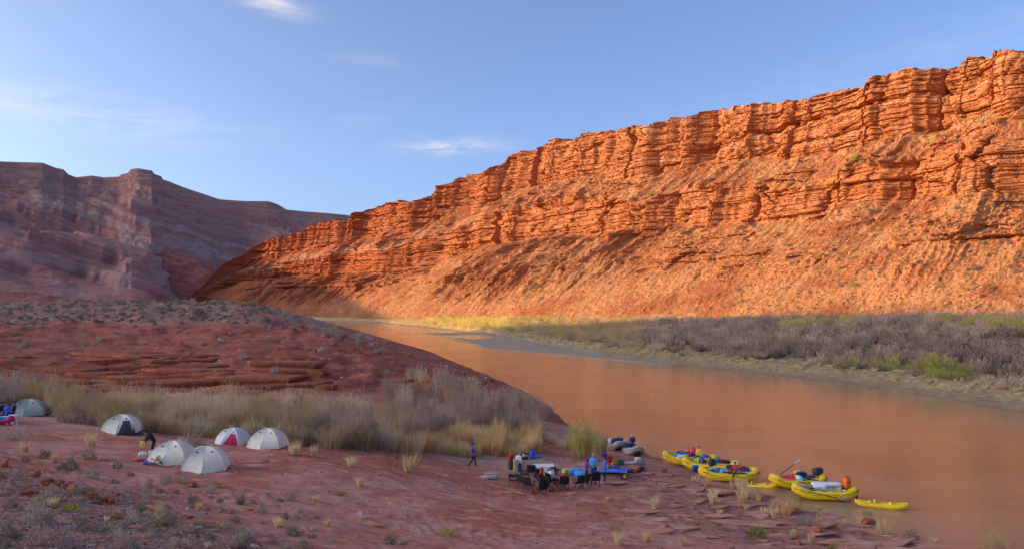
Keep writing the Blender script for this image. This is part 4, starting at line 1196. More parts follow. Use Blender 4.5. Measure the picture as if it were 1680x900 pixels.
many_rocks('hill_rubble', np.stack([x, d, z], 1)[k], (r.uniform(.07, .20, n) * (1 + (r.uniform(0, 1, n) > .96) * 1.5))[k], [M_PALE, M_GREYR, M_RED, M_RED], 'pale and red rubble scattered over the red hill', 2)
n = 1500
d = r.uniform(36, 66, n); px = r.uniform(420, 1550, n); x = (px - 840) / F * d
z, A_ = ground_eval(x, d, True); sd_ = poly_sd(x, d, NEAR); k = sd_ > .8
many_rocks('flat_pebbles', np.stack([x, d, z], 1)[k], r.uniform(.025, .085, n)[k], [M_RED, M_RED, M_GREYR], 'small red stones strewn over the camp flat', 3)
pick = r.choice(cand, 3800, replace=False); pick = pick[CQ[pick] < .95]
P_ = np.stack([CX[pick], CY[pick], CZ[pick]], 1)
many_rocks('talus_rubble', P_, .22 * r.uniform(.02, 1, len(pick)) ** -.45 * (1 + (r.uniform(0, 1, len(pick)) > .97) * 1.5), M_TALUS, 'fallen sandstone blocks on the cliff slopes', 4)

# --- loose plates and ledges of the bedrock: pieces of the ground
def plate_mesh(seed, n=9):
    r_ = np.random.default_rng(seed)
    a = np.sort(r_.uniform(0, 2 * np.pi, n)); rad = r_.uniform(.65, 1.1, n)
    top = np.stack([np.cos(a) * rad, np.sin(a) * rad * .8, np.full(n, .5) + r_.normal(size=n) * .06], 1)
    mid = top * np.array([1.06, 1.06, 0]) + np.array([0, 0, .22]); bot = top * np.array([.86, .86, 0]) + np.array([0, 0, -.9])
    V = np.concatenate([top, mid, bot, [[0, 0, .56]]])
    Fc = []
    for i in range(n):
        j = (i + 1) % n
        Fc += [(3 * n, i, j), (i, n + i, n + j), (i, n + j, j), (n + i, 2 * n + i, 2 * n + j), (n + i, 2 * n + j, n + j)]
    return V, np.array(Fc)
M_SLAB = NT('bedrock_plate')
_p = M_SLAB.pos()
M_SLAB = M_SLAB.done(M_SLAB.ramp(M_SLAB.noise(M_SLAB.mapping(_p, (.6, 1.4, 3)), 1.3, 6, .68), [(.3, (.33, .112, .075)), (.5, (.52, .22, .15)), (.72, (.66, .38, .28))]), .95, M_SLAB.bump(M_SLAB.noise(_p, 5, 5, .7), .6, .06), .1)
PLT = [fast_mesh('rock_plate', *plate_mesh(i), M_SLAB, None, False) for i in range(8)]
PLR = [fast_mesh('rock_ledge', *plate_mesh(i + 30, 11), M_RED, None, False) for i in range(6)]
GROUND = bpy.data.objects['ground']
r = np.random.default_rng(31)
cnt = 0; X_, Y_ = [], []
while cnt < 2000:
    d = r.uniform(33, 62); px = r.uniform(1000, 1590) if r.uniform() < .72 else r.uniform(360, 1000)
    X_.append((px - 840) / F * d); Y_.append(d); cnt += 1
X_, Y_ = np.array(X_), np.array(Y_); Z_, AT_ = ground_eval(X_, Y_, True); S_ = poly_sd(X_, Y_, NEAR)
okk = np.nonzero((S_ > 1.0) & (S_ < 60) & ((AT_['z_rock'] > .3) | (r.uniform(0, 1, 2000) < .30)) & (Y_ / 13 + X_ / 26 > 1.9) )[0][:240]
for i in okk:
    s_ = r.uniform(.15, 1.0) ** 1.3 * (1.3 if AT_['z_rock'][i] > .3 else .7)
    o = link('rock_plate', PLT[int(r.integers(0, 8))], GROUND, (X_[i], Y_[i], Z_[i] - .03), (r.uniform(-.05, .05), r.uniform(-.05, .05), r.uniform(-.8, .8) + (3.14 if r.uniform() < .5 else 0)), (s_ * 1.6, s_ * .75, r.uniform(.05, .17)))
cnt = 0; X_ = r.uniform(-70, -2, 3000); Y_ = r.uniform(84, 112, 3000); Z_, AT_ = ground_eval(X_, Y_, True)
okk = np.nonzero((Z_ > 3.2) & (Z_ < 7.0) & (X_ / Y_ > -.62) & (r.uniform(0, 1, 3000) < np.where(X_ < -28, .9, .12)))[0][:60]
for i in okk:
    s_ = r.uniform(1.2, 3.4)
    o = link('rock_ledge', PLR[int(r.integers(0, 6))], GROUND, (X_[i], Y_[i], Z_[i] - .12), (r.uniform(-.04, .04), r.uniform(-.04, .04), r.uniform(-.25, .25)), (s_ * 2.0, s_ * .9, r.uniform(.5, 1.0)))

# --- boulders on the river flank of the red hill
r = np.random.default_rng(41)
for i in range(46):
    px = r.uniform(430, 815); d = r.uniform(100, 138); x = (px - 840) / F * d
    if poly_sd(np.array([x]), np.array([d]), NEAR)[0] < 1.5: continue
    put_rock(px, 0, r.uniform(4, 11), M_RED if i % 4 else M_PALE, 'hill_boulder', ('red' if i % 4 else 'pale') + ' boulder on the river flank of the red hill' + (' above the pale grass' if px > 640 else ' above the hanging clothes'), ('red' if i % 4 else 'pale') + ' boulders of the hill flank', r.uniform(.5, .9), d)

# ------------------------------------------------------------------ small mesh kit
def mesh_of(name, parts, mat, smooth=False):
    """parts: list of (verts, faces); one mesh"""
    V, Fc = [], []
    for v, f in parts:
        o = len(V); V += [tuple(a) for a in v]; Fc += [tuple(i + o for i in q) for q in f]
    me = bpy.data.meshes.new(name); me.from_pydata(V, [], Fc)
    for m in (mat if isinstance(mat, (list, tuple)) else [mat]): me.materials.append(m)
    if smooth: me.polygons.foreach_set('use_smooth', [True] * len(me.polygons))
    me.update()
    return me

def part(name, parent, parts, mat, smooth=False, loc=None, rot=None):
    return link(name, mesh_of(name, parts, mat, smooth), parent, loc, rot)

def bevbox(sx, sy, sz, cen=(0, 0, 0), bev=.02, taper=1.0):
    """chamfered box"""
    b = min(bev, sx * .45, sy * .45, sz * .45)
    V, Fc = [], []
    for z, k, ins in ((-sz / 2, 1, b), (-sz / 2 + b, 1, 0), (sz / 2 - b, taper, 0), (sz / 2, taper, b)):
        hx, hy = sx / 2 * k - ins, sy / 2 * k - ins
        c = b
        for x, y in ((-hx + c, -hy), (hx - c, -hy), (hx, -hy + c), (hx, hy - c), (hx - c, hy), (-hx + c, hy), (-hx, hy - c), (-hx, -hy + c)):
            V.append((x + cen[0], y + cen[1], z + cen[2]))
    for l in range(3):
        for i in range(8):
            j = (i + 1) % 8; Fc.append((l * 8 + i, l * 8 + j, l * 8 + 8 + j, l * 8 + 8 + i))
    Fc.append(tuple(range(7, -1, -1))); Fc.append(tuple(range(24, 32)))
    return V, Fc

def tube(path, rad, n=8, closed=False):
    P = [Vector(p) for p in path]; m = len(P)
    R_ = rad if isinstance(rad, (list, tuple)) else [rad] * m
    V, Fc = [], []
    prev = None
    for i in range(m):
        if closed: t_ = P[(i + 1) % m] - P[i - 1]
        else: t_ = P[min(i + 1, m - 1)] - P[max(i - 1, 0)]
        t_.normalize()
        ref = Vector((0, 0, 1)) if abs(t_.z) < .9 else Vector((1, 0, 0))
        a = t_.cross(ref).normalized(); b = a.cross(t_).normalized()
        for k in range(n):
            q = 2 * math.pi * k / n
            V.append(P[i] + a * math.cos(q) * R_[i] + b * math.sin(q) * R_[i])
    for i in range(m if closed else m - 1):
        j = (i + 1) % m
        for k in range(n):
            l = (k + 1) % n; Fc.append((i * n + k, i * n + l, j * n + l, j * n + k))
    if not closed:
        Fc.append(tuple(range(n))); Fc.append(tuple(range(m * n - 1, (m - 1) * n - 1, -1)))
    return V, Fc

def lathe(prof, n=14, cen=(0, 0, 0)):
    V, Fc = [], []
    for r_, z in prof:
        for k in range(n):
            a = 2 * math.pi * k / n; V.append((cen[0] + r_ * math.cos(a), cen[1] + r_ * math.sin(a), cen[2] + z))
    for i in range(len(prof) - 1):
        for k in range(n):
            l = (k + 1) % n; Fc.append((i * n + k, i * n + l, (i + 1) * n + l, (i + 1) * n + k))
    Fc.append(tuple(range(n - 1, -1, -1))); Fc.append(tuple(range((len(prof) - 1) * n, len(prof) * n)))
    return V, Fc

def blob(sx, sy, sz, cen=(0, 0, 0), e=.7, seed=0, lump=.06, nu=14, nv=9):
    """stuffed bag: lumpy superellipsoid"""
    rr_ = random.Random(seed); ph = [rr_.uniform(0, 6) for _ in range(6)]
    f = lambda v, p: math.copysign(abs(v) ** p, v)
    V, Fc = [], []
    for i in range(nv + 1):
        v = -math.pi / 2 + math.pi * i / nv
        for k in range(nu):
            u = 2 * math.pi * k / nu
            x, y, z = f(math.cos(v), e) * f(math.cos(u), e), f(math.cos(v), e) * f(math.sin(u), e), f(math.sin(v), e)
            q = 1 + lump * (math.sin(3 * u + ph[0]) + math.sin(5 * v + 2 * u + ph[1]) + math.sin(4 * u - 3 * v + ph[2]))
            V.append((cen[0] + x * sx / 2 * q, cen[1] + y * sy / 2 * q, cen[2] + z * sz / 2 * q))
    for i in range(nv):
        for k in range(nu):
            l = (k + 1) % nu; Fc.append((i * nu + k, i * nu + l, (i + 1) * nu + l, (i + 1) * nu + k))
    return V, Fc

def sheet(fn, nu, nv, th=.015):
    """a cloth: fn(u,v)->point, given a thickness"""
    P = [[Vector(fn(i / nu, j / nv)) for j in range(nv + 1)] for i in range(nu + 1)]
    V, Fc = [], []
    for lay in (1, -1):
        for i in range(nu + 1):
            for j in range(nv + 1):
                du = P[min(i + 1, nu)][j] - P[max(i - 1, 0)][j]; dv = P[i][min(j + 1, nv)] - P[i][max(j - 1, 0)]
                n_ = du.cross(dv)
                n_ = n_.normalized() if n_.length > 1e-9 else Vector((0, 0, 1))
                V.append(P[i][j] + n_ * th * .5 * lay)
    w = nv + 1; N = (nu + 1) * w
    for i in range(nu):
        for j in range(nv):
            a = i * w + j
            Fc.append((a, a + w, a + w + 1, a + 1)); Fc.append((N + a, N + a + 1, N + a + w + 1, N + a + w))
    rim = [i * w for i in range(nu + 1)] + [nu * w + j for j in range(1, nv + 1)] + [i * w + nv for i in range(nu - 1, -1, -1)] + [j for j in range(nv - 1, 0, -1)]
    for a, b in zip(rim, rim[1:] + rim[:1]): Fc.append((b, a, N + a, N + b))
    return V, Fc

# colours of gear
C = lambda n, col, **k: plain(n, col, **k)
YEL = C('raft_yellow', (.90, .57, .02), rough=.42, var=.18, scale=2.5, spec=.4)
YELP = C('pale_yellow', (.80, .60, .12), rough=.5, var=.15)
BLACK = C('black_cloth', (.022, .022, .026), rough=.85, var=.4)
DGREY = C('dark_grey', (.06, .06, .065), rough=.8, var=.3)
GREYM = C('grey_plastic', (.38, .38, .40), rough=.6, var=.2)
RAFTG = C('grey_rubber', (.40, .37, .35), rough=.6, var=.25, scale=3)
SILVER = C('aluminium', (.62, .63, .65), rough=.35, var=.15, metal=.8)
WHITE = C('white_plastic', (.78, .77, .76), rough=.5, var=.1)
RED = C('red_cloth', (.62, .03, .04), rough=.75, var=.25)
CRIM = C('crimson_cloth', (.55, .02, .08), rough=.7, var=.25)
PINK = C('pink_cloth', (.80, .08, .22), rough=.75, var=.25)
ORANGE = C('orange_cloth', (.82, .16, .02), rough=.7, var=.25)
BLUE = C('blue_cloth', (.03, .10, .55), rough=.7, var=.25)
SKYB = C('light_blue_cloth', (.05, .40, .78), rough=.7, var=.2)
TARP = C('blue_tarp', (.03, .16, .62), rough=.5, var=.3, scale=2, bump=.5, bscale=5)
NAVY = C('navy_cloth', (.025, .03, .10), rough=.85, var=.35)
TEAL = C('teal_cloth', (.02, .30, .36), rough=.75, var=.25)
PURPLE = C('purple_cloth', (.17, .06, .50), rough=.8, var=.25)
LIME = C('lime_cloth', (.55, .80, .05), rough=.7, var=.2)
KHAKI = C('khaki_cloth', (.42, .34, .22), rough=.9, var=.25)
GREEN = C('dark_green', (.03, .13, .05), rough=.7, var=.3)
TANB = C('tan_board', (.52, .40, .26), rough=.8, var=.2)
CLOTHW = C('white_cloth', (.72, .69, .68), rough=.9, var=.12)
CREAM = C('cream_nylon', (.78, .70, .56), rough=.65, var=.14, scale=2.0, bump=.5, bscale=5)
CREAMD = C('cream_seam', (.52, .47, .38), rough=.7, var=.1)
TGREY = C('grey_green_nylon', (.36, .38, .33), rough=.65, var=.15, scale=2)
TWHITE = C('grey_white_nylon', (.62, .60, .62), rough=.6, var=.1, scale=2)
SKIN = C('skin', (.52, .30, .21), rough=.6, var=.12)
HAIRD = C('dark_hair', (.03, .022, .018), rough=.7, var=.4)
HAIRG = C('grey_hair', (.45, .43, .41), rough=.8, var=.3)
SHOE = C('shoe', (.05, .045, .045), rough=.8, var=.3)
MAROON = C('maroon_cloth', (.22, .02, .04), rough=.8, var=.3)
LETTER = C('raft_lettering', (.55, .07, .02), rough=.6, var=.15)
STRAP = C('black_strap', (.025, .025, .025), rough=.7, var=.2)

def G(px, py): return ground_hit(px, py)

# ------------------------------------------------------------------ tents
def tent(px, py, rz, w, dpt, h, label, fly=CREAM, door=None, open_door=False, vest=.9, d=None, accent=None):
    p = G(px, py) if d is None else drop(px, py, d)
    t = empty('dome_tent', p - Vector((0, 0, .03)), rz, label, 'tent', 'dome tents of the camp')
    cor = [(w / 2, -dpt / 2, 2.0, .5), (w / 2, dpt / 2, 2.0, .5), (0, dpt / 2 + vest * .45, 1.25, .9), (-w / 2, dpt / 2, 2.0, .5), (-w / 2, -dpt / 2, 2.0, .5), (0, -dpt / 2 - vest, 1.15, .95)]
    def section(hh, grow=0.0):
        pts = []
        for (x, y, p_, q_) in cor:
            k = max(0.0, 1 - hh ** p_) ** q_
            pts.append(Vector((x * k + math.copysign(grow, x) * (abs(x) > .01), y * k + math.copysign(grow, y), hh * h)))
        return pts
    lv = [0, .04, .12, .22, .34, .46, .58, .70, .80, .88, .94, .975, .995]
    SUB = 6; V, Fc = [], []
    for hh in lv:
        s_ = section(hh)
        for i in range(6):
            a, b = s_[i], s_[(i + 1) % 6]
            for k in range(SUB):
                u = k / SUB; q = a.lerp(b, u)
                sag = math.sin(u * math.pi) * .045 * (1 - hh)
                V.append((q.x * (1 - sag), q.y * (1 - sag), q.z))
    n = 6 * SUB
    for l in range(len(lv) - 1):
        for i in range(n):
            j = (i + 1) % n; Fc.append((l * n + i, l * n + j, (l + 1) * n + j, (l + 1) * n + i))
    V.append((0, 0, h * 1.0)); top = len(V) - 1
    for i in range(n): Fc.append(((len(lv) - 1) * n + i, (len(lv) - 1) * n + (i + 1) % n, top))
    part('fly', t, [(V, Fc)], fly, False)
    # dark bathtub floor showing under the fly
    b0 = [(x * 1.03, y * 1.03, .0) for x, y, _, _ in cor]; b1 = [(x * 1.015, y * 1.015, .075) for x, y, _, _ in cor]
    part('groundsheet', t, [(b0 + b1, [(i, (i + 1) % 6, 6 + (i + 1) % 6, 6 + i) for i in range(6)] + [tuple(range(5, -1, -1))])], accent or DGREY)
    # pole sleeves: arcs over the corners
    for i in (0, 1, 3, 4):
        path = []
        for hh in [0, .1, .2, .35, .5, .65, .8, .9, .96, .99]:
            q = section(hh)[i]; path.append((q.x * 1.004, q.y * 1.004, q.z + .008))
        part('pole_sleeve', t, [tube(path, .014, 5)], CREAMD)
    for i in (2, 5):
        path = [tuple(section(hh)[i] * 1.004) for hh in (0, .2, .4, .6, .8, .97)]
        part('zip', t, [tube(path, .010, 4)], CREAMD if fly is CREAM else DGREY)
    # vents near the top
    for s in (-1, 1):
        q = section(.80)
        a, b = (q[0], q[5]) if s > 0 else (q[4], q[5])
        c = a.lerp(b, .45)
        part('vent', t, [blob(.14, .10, .09, tuple(c * 1.01), .9, 1, 0.0, 8, 5)], DGREY)
    for (x, y, _, _) in cor:
        part('peg', t, [tube([(x * 1.06, y * 1.06, -.02), (x * 1.08, y * 1.08, .09)], .009, 4)], SILVER)
    for i in (0, 1, 3, 4):
        q = section(.55)[i]; x, y = cor[i][0], cor[i][1]
        part('guy_line', t, [tube([tuple(q), (x * 1.55, y * 1.55, .02)], .008, 4)], CREAMD)
    if door is not None or open_door:
        i0, i1, mat = (5, 0, DGREY) if door is None else door  # open doorway: a dark panel painted as the unlit inside
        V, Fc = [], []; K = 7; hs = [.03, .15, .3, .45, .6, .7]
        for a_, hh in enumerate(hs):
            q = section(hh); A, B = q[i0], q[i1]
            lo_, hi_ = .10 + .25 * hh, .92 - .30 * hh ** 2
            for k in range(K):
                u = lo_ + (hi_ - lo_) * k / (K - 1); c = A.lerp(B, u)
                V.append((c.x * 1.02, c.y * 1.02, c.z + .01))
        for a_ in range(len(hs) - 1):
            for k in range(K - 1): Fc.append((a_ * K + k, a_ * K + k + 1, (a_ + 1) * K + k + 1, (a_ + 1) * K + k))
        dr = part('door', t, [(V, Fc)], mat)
        if open_door:
            q = section(.35); c = q[i0].lerp(q[i1], .8)
            part('rolled_flap', dr, [tube([(c.x * 1.04, c.y * 1.04, .1), (c.x * 1.05, c.y * 1.05, h * .35), (c.x * .85, c.y * .85, h * .62)], .05, 6)], CREAMD)
    return t

tent(338, 769, math.radians(12), 2.35, 1.75, 1.30, 'cream dome tent closest to the camera, overlapping its twin', vest=.75)
tent(284, 758, math.radians(-4), 2.30, 1.7, 1.28, 'cream dome tent behind the foremost tent, beside the person in black', vest=.75)
tent(440, 733, math.radians(-8), 2.25, 1.6, 1.26, 'cream dome tent nearest the thicket, at the end of the row', vest=.55)
tent(200, 708, math.radians(10), 2.35, 1.6, 1.22, 'cream dome tent with its dark doorway open', open_door=True, vest=.7)
tent(383, 727, math.radians(-20), 2.0, 1.4, 1.12, 'white tent with a crimson door panel and red hem', TWHITE, (5, 0, CRIM), vest=.8, accent=CRIM)
tent(47, 684, math.radians(15), 2.5, 1.7, 1.25, 'grey-green tent half hidden by a red rise at the left edge', TGREY, vest=.5, d=60.5)

# ------------------------------------------------------------------ people
PEOPLE = []
BASE_POSE = {
 'stand': dict(pel=(0, 0, .93), spi=(0, 0, 1.12), che=(0, .01, 1.33), nec=(0, .0, 1.47), hed=(0, .03, 1.575), top=(0, .015, 1.67),
   sL=(.17, 0, 1.39), eL=(.22, -.03, 1.12), wL=(.22, .05, .89), hL=(.215, .08, .82), sR=(-.17, 0, 1.39), eR=(-.22, -.03, 1.12), wR=(-.22, .05, .89), hR=(-.215, .08, .82),
   pL=(.085, 0, .88), kL=(.10, .03, .49), aL=(.10, -.02, .09), tL=(.115, .13, .045), pR=(-.085, 0, .88), kR=(-.10, .03, .49), aR=(-.10, -.02, .09), tR=(-.115, .13, .045)),
 'sit': dict(pel=(0, 0, .50), spi=(0, -.05, .70), che=(0, -.07, .91), nec=(0, -.06, 1.05), hed=(0, -.02, 1.155), top=(0, -.03, 1.25),
   sL=(.17, -.07, .97), eL=(.23, .02, .72), wL=(.17, .24, .62), hL=(.14, .31, .61), sR=(-.17, -.07, .97), eR=(-.23, .02, .72), wR=(-.17, .24, .62), hR=(-.14, .31, .61),
   pL=(.09, .03, .48), kL=(.13, .43, .49), aL=(.13, .42, .09), tL=(.14, .57, .045), pR=(-.09, .03, .48), kR=(-.13, .43, .49), aR=(-.13, .42, .09), tR=(-.14, .57, .045)),
 'bend': dict(pel=(0, -.12, .92), spi=(0, .06, 1.02), che=(0, .28, 1.04), nec=(0, .42, .99), hed=(0, .50, .92), top=(0, .57, .86),
   sL=(.17, .33, 1.0), eL=(.21, .40, .74), wL=(.17, .48, .52), hL=(.16, .51, .45), sR=(-.17, .33, 1.0), eR=(-.21, .40, .74), wR=(-.17, .48, .52), hR=(-.16, .51, .45),
   pL=(.085, -.11, .87), kL=(.11, .0, .48), aL=(.11, -.06, .09), tL=(.12, .09, .045), pR=(-.085, -.11, .87), kR=(-.11, .03, .48), aR=(-.11, .0, .09), tR=(-.12, .15, .045))}
BASE_POSE['walk'] = dict(BASE_POSE['stand'], kL=(.09, .17, .50), aL=(.09, .20, .12), tL=(.095, .34, .08), kR=(-.09, -.04, .48), aR=(-.09, -.30, .13), tR=(-.095, -.20, .05), eL=(.22, -.10, 1.13), wL=(.2, -.02, .93), hL=(.19, .02, .87), eR=(-.22, .04, 1.13), wR=(-.17, .22, 1.05), hR=(-.15, .28, 1.05))
BASE_POSE['lean'] = dict(BASE_POSE['bend'], pel=(0, -.05, .92), spi=(0, .03, 1.10), che=(0, .15, 1.28), nec=(0, .25, 1.38), hed=(0, .32, 1.45), top=(0, .37, 1.53), sL=(.17, .17, 1.33), eL=(.21, .28, 1.07), wL=(.15, .44, .92), hL=(.12, .50, .88), sR=(-.17, .17, 1.33), eR=(-.21, .28, 1.07), wR=(-.15, .44, .92), hR=(-.12, .50, .88))
RAD = dict(pel=.145, spi=.135, che=.155, nec=.058, hed=.092, top=.066, s=.080, e=.052, w=.036, h=.034, p=.090, k=.066, a=.047, t=.040)
BONES = [('pel', 'spi'), ('spi', 'che'), ('che', 'nec'), ('nec', 'hed'), ('hed', 'top')] + [b for s in 'LR' for b in (('che', 's' + s), ('s' + s, 'e' + s), ('e' + s, 'w' + s), ('w' + s, 'h' + s), ('pel', 'p' + s), ('p' + s, 'k' + s), ('k' + s, 'a' + s), ('a' + s, 't' + s))]

def person(loc, rz, pose, label, topm, botm, head='hair', headm=HAIRD, over=None, bulk=1.0, size=1.0, group=None, sleeve=True):
    J = dict(BASE_POSE[pose]); J.update(over or {})
    names = list(J); idx = {n: i for i, n in enumerate(names)}
    V = [J[n] for n in names]; E = [(idx[a], idx[b]) for a, b in BONES]
    rad = []
    for n in names:
        r_ = RAD[n] if n in RAD else RAD[n[0]]
        if n in ('pel', 'spi', 'che') or n[0] in 'se' and len(n) == 2: r_ *= bulk
        rad.append(r_)
    hd, tp = Vector(J['hed']), Vector(J['top']); up = (tp - hd).normalized()
    fwd = Vector((0, 1, 0)); fwd = (fwd - up * fwd.dot(up))
    fwd = fwd.normalized() if fwd.length > .1 else Vector((0, 0, -1))
    # nose
    V.append(tuple(hd + fwd * .115 - up * .012)); E.append((idx['hed'], len(V) - 1)); rad.append(.016)
    for s in 'LR':                              # five fingers, unequal and curled
        w_, h_ = Vector(J['w' + s]), Vector(J['h' + s]); dr = (h_ - w_).normalized()
        sd = dr.cross(Vector((0, 1, 0)) if abs(dr.y) < .8 else Vector((0, 0, 1))).normalized(); nm = sd.cross(dr)
        for k, (off, ln) in enumerate(((-.030, .075), (-.010, .088), (.010, .082), (.028, .066))):
            a = h_ + sd * off + dr * .03; b = a + dr * ln * .5 + nm * .006; c = b + dr * ln * .4 + nm * .026
            i0 = len(V); V += [tuple(a), tuple(b), tuple(c)]; rad += [.0105, .0095, .008]; E += [(idx['h' + s], i0), (i0, i0 + 1), (i0 + 1, i0 + 2)]
        a = w_ + dr * .03 - sd * .035; b = a + dr * .035 - sd * .02 + nm * .01
        i0 = len(V); V += [tuple(a), tuple(b)]; rad += [.012, .009]; E += [(idx['w' + s], i0), (i0, i0 + 1)]
    me = bpy.data.meshes.new('person'); me.from_pydata([Vector(v) * size for v in V], E, [])
    o = link('person', me, None, loc, (0, 0, rz))
    o.modifiers.new('skin', 'SKIN'); o.modifiers.new('sub', 'SUBSURF').levels = 1
    o.modifiers['sub'].render_levels = 1; o.modifiers['skin'].use_smooth_shade = True
    sv = me.skin_vertices[0].data
    for i, r_ in enumerate(rad):
        sv[i].radius = (r_ * size, r_ * size * (.78 if i < len(names) and names[i] in ('pel', 'spi', 'che') else 1))
    sv[idx['pel']].use_root = True
    tag(o, label, 'person', group)
    PEOPLE.append((o, J, size, topm, botm, sleeve))
    # head cover and eyes
    c = hd.lerp(tp, .45); ear = up.cross(fwd).normalized()
    rx = .108 if head != 'hood' else .128
    Vh, Fh = [], []; nu, nv = 14, 8
    back = (up * (.75 if head != 'hood' else .35) - fwd * (.65 if head != 'hood' else .95)).normalized(); sidev = ear; third = back.cross(sidev).normalized()
    span = 1.75 if head == 'hair' else (1.45 if head == 'cap' else 2.05)
    for i in range(nv + 1):
        th = span * i / nv
        for k in range(nu):
            a = 2 * math.pi * k / nu
            dv = back * math.cos(th) + (sidev * math.cos(a) + third * math.sin(a)) * math.sin(th)
            q = c + dv * rx * (1.05 if i < nv else .97)
            Vh.append(q * size)
    for i in range(nv):
        for k in range(nu):
            l = (k + 1) % nu; Fh.append((i * nu + k, i * nu + l, (i + 1) * nu + l, (i + 1) * nu + k))
    nm_ = {'hair': 'hair', 'hood': 'hood', 'cap': 'cap'}[head]
    part(nm_, o, [(Vh, Fh)], headm, True)
    if head == 'cap':
        part('brim', o, [blob(.17 * size, .15 * size, .025 * size, tuple((c + fwd * .12 + up * .03) * size), .9, 0, 0, 10, 4)], headm)
    for s in (-1, 1):
        part('eye', o, [blob(.022 * size, .022 * size, .022 * size, tuple((hd + fwd * .088 + ear * .034 * s + up * .02) * size), 1, 0, 0, 6, 4)], HAIRD)
        part('ear', o, [blob(.03 * size, .05 * size, .065 * size, tuple((hd + ear * .095 * s) * size), 1, 0, 0, 6, 5)], SKIN)
    return o

# ------------------------------------------------------------------ camp furniture
def copy_tree(o, parent=None):
    c = o.copy(); COL.objects.link(c); c.parent = parent
    for ch in list(o.children): copy_tree(ch, c)
    return c

def make_chair():
    t = empty('camp_chair', (0, 0, 0), 0, 'x', 'chair', 'folding camp chairs of the circle')
    part('seat', t, [sheet(lambda u, v: ((u - .5) * .50, (v - .5) * .46, .42 - .05 * math.sin(u * math.pi) * math.sin(v * math.pi)), 6, 6, .015)], BLACK)
    part('backrest', t, [sheet(lambda u, v: ((u - .5) * .52, -.23 - .10 * v - .03 * math.sin(u * math.pi), .46 + .45 * v), 6, 4, .015)], BLACK)
    for s in (-1, 1):
        part('armrest', t, [sheet(lambda u, v: (s * (.27 + (v - .5) * .07), -.26 + .5 * u, .62 - .02 * math.sin(u * math.pi)), 4, 2, .012)], BLACK)
        part('leg', t, [tube([(s * .26, -.22, .01), (-s * .25, -.24, .44)], .013, 5)], DGREY)
        part('leg', t, [tube([(s * .26, .24, .01), (-s * .25, .22, .43)], .013, 5)], DGREY)
        part('leg', t, [tube([(s * .275, .24, .01), (s * .27, -.22, .44)], .013, 5)], DGREY)
        part('leg', t, [tube([(s * .275, -.24, .01), (s * .27, .22, .60)], .013, 5)], DGREY)
        part('back_post', t, [tube([(s * .27, -.22, .40), (s * .265, -.335, .93)], .012, 5)], DGREY)
    return t
CH0 = make_chair(); ch_used = [False]
def chair(px, py, rz, label, d=None, at_=None):
    p = at_ if at_ is not None else (G(px, py) if d is None else drop(px, py, d))
    c = CH0 if not ch_used[0] else copy_tree(CH0); ch_used[0] = True
    c.location = p; c.rotation_euler = (0, 0, rz); c['label'] = label; c.scale = (1.12, 1.12, 1.12)
    return c

def director_chair(px, py, rz, label):
    t = empty('director_chair', G(px, py), rz, label, 'chair')
    part('seat', t, [sheet(lambda u, v: ((u - .5) * .50, (v - .5) * .44, .46 - .03 * math.sin(u * math.pi)), 5, 4, .02)], BLACK)
    part('backrest', t, [sheet(lambda u, v: ((u - .5) * .50, -.24, .68 + .22 * v), 4, 3, .02)], BLACK)
    for sx in (-1, 1):
        part('armrest', t, [bevbox(.05, .46, .03, (sx * .26, 0, .66), .01)], DGREY)
        part('back_post', t, [tube([(sx * .26, -.23, .64), (sx * .26, -.24, .92)], .014, 5)], DGREY)
        for sy in (-1, 1): part('leg', t, [tube([(sx * .26, sy * .22, 0), (sx * .26, sy * .21, .65)], .015, 5)], DGREY)
    for sy in (-1, 1):
        part('cross_brace', t, [tube([(-.25, sy * .2, .05), (.25, sy * .2, .44)], .011, 5), tube([(.25, sy * .2, .05), (-.25, sy * .2, .44)], .011, 5)], DGREY)

def bucket(loc, label, body, lid=None, r_=.15, h=.38, name='bucket'):
    t = empty(name, loc, random.uniform(0, 6), label, 'bucket')
    part('body', t, [lathe([(r_ * .88, 0), (r_ * .95, h * .5), (r_, h * .93), (r_ * 1.05, h * .94), (r_ * 1.05, h)], 14)], body, True)
    part('lid', t, [lathe([(r_ * 1.07, h + .002), (r_ * 1.07, h + .025), (r_ * .9, h + .035)], 14)], lid or body)
    part('handle', t, [tube([(r_ * 1.06 * math.cos(a), r_ * 1.06 * math.sin(a) * .3 + .02, h * .9 - .13 * math.sin(a)) for a in [math.pi * k / 8 for k in range(9)]], .006, 4)], DGREY)
    return t

def cooler(loc, rz, label, body, lid=WHITE, s=(.85, .45, .42)):
    t = empty('cooler', loc, rz, label, 'cooler')
    part('body', t, [bevbox(s[0], s[1], s[2] * .8, (0, 0, s[2] * .4), .04)], body)
    part('lid', t, [bevbox(s[0] * 1.03, s[1] * 1.03, s[2] * .2, (0, 0, s[2] * .9 + .003), .03)], lid)
    for sx in (-1, 1):
        part('handle', t, [tube([(sx * (s[0] / 2 + .0), -.1, s[2] * .6), (sx * (s[0] / 2 + .05), -.09, s[2] * .55), (sx * (s[0] / 2 + .05), .09, s[2] * .55), (sx * (s[0] / 2), .1, s[2] * .6)], .012, 5)], DGREY)
    part('latch', t, [bevbox(.07, .03, .10, (0, -s[1] / 2 - .018, s[2] * .72), .008)], DGREY)
    return t

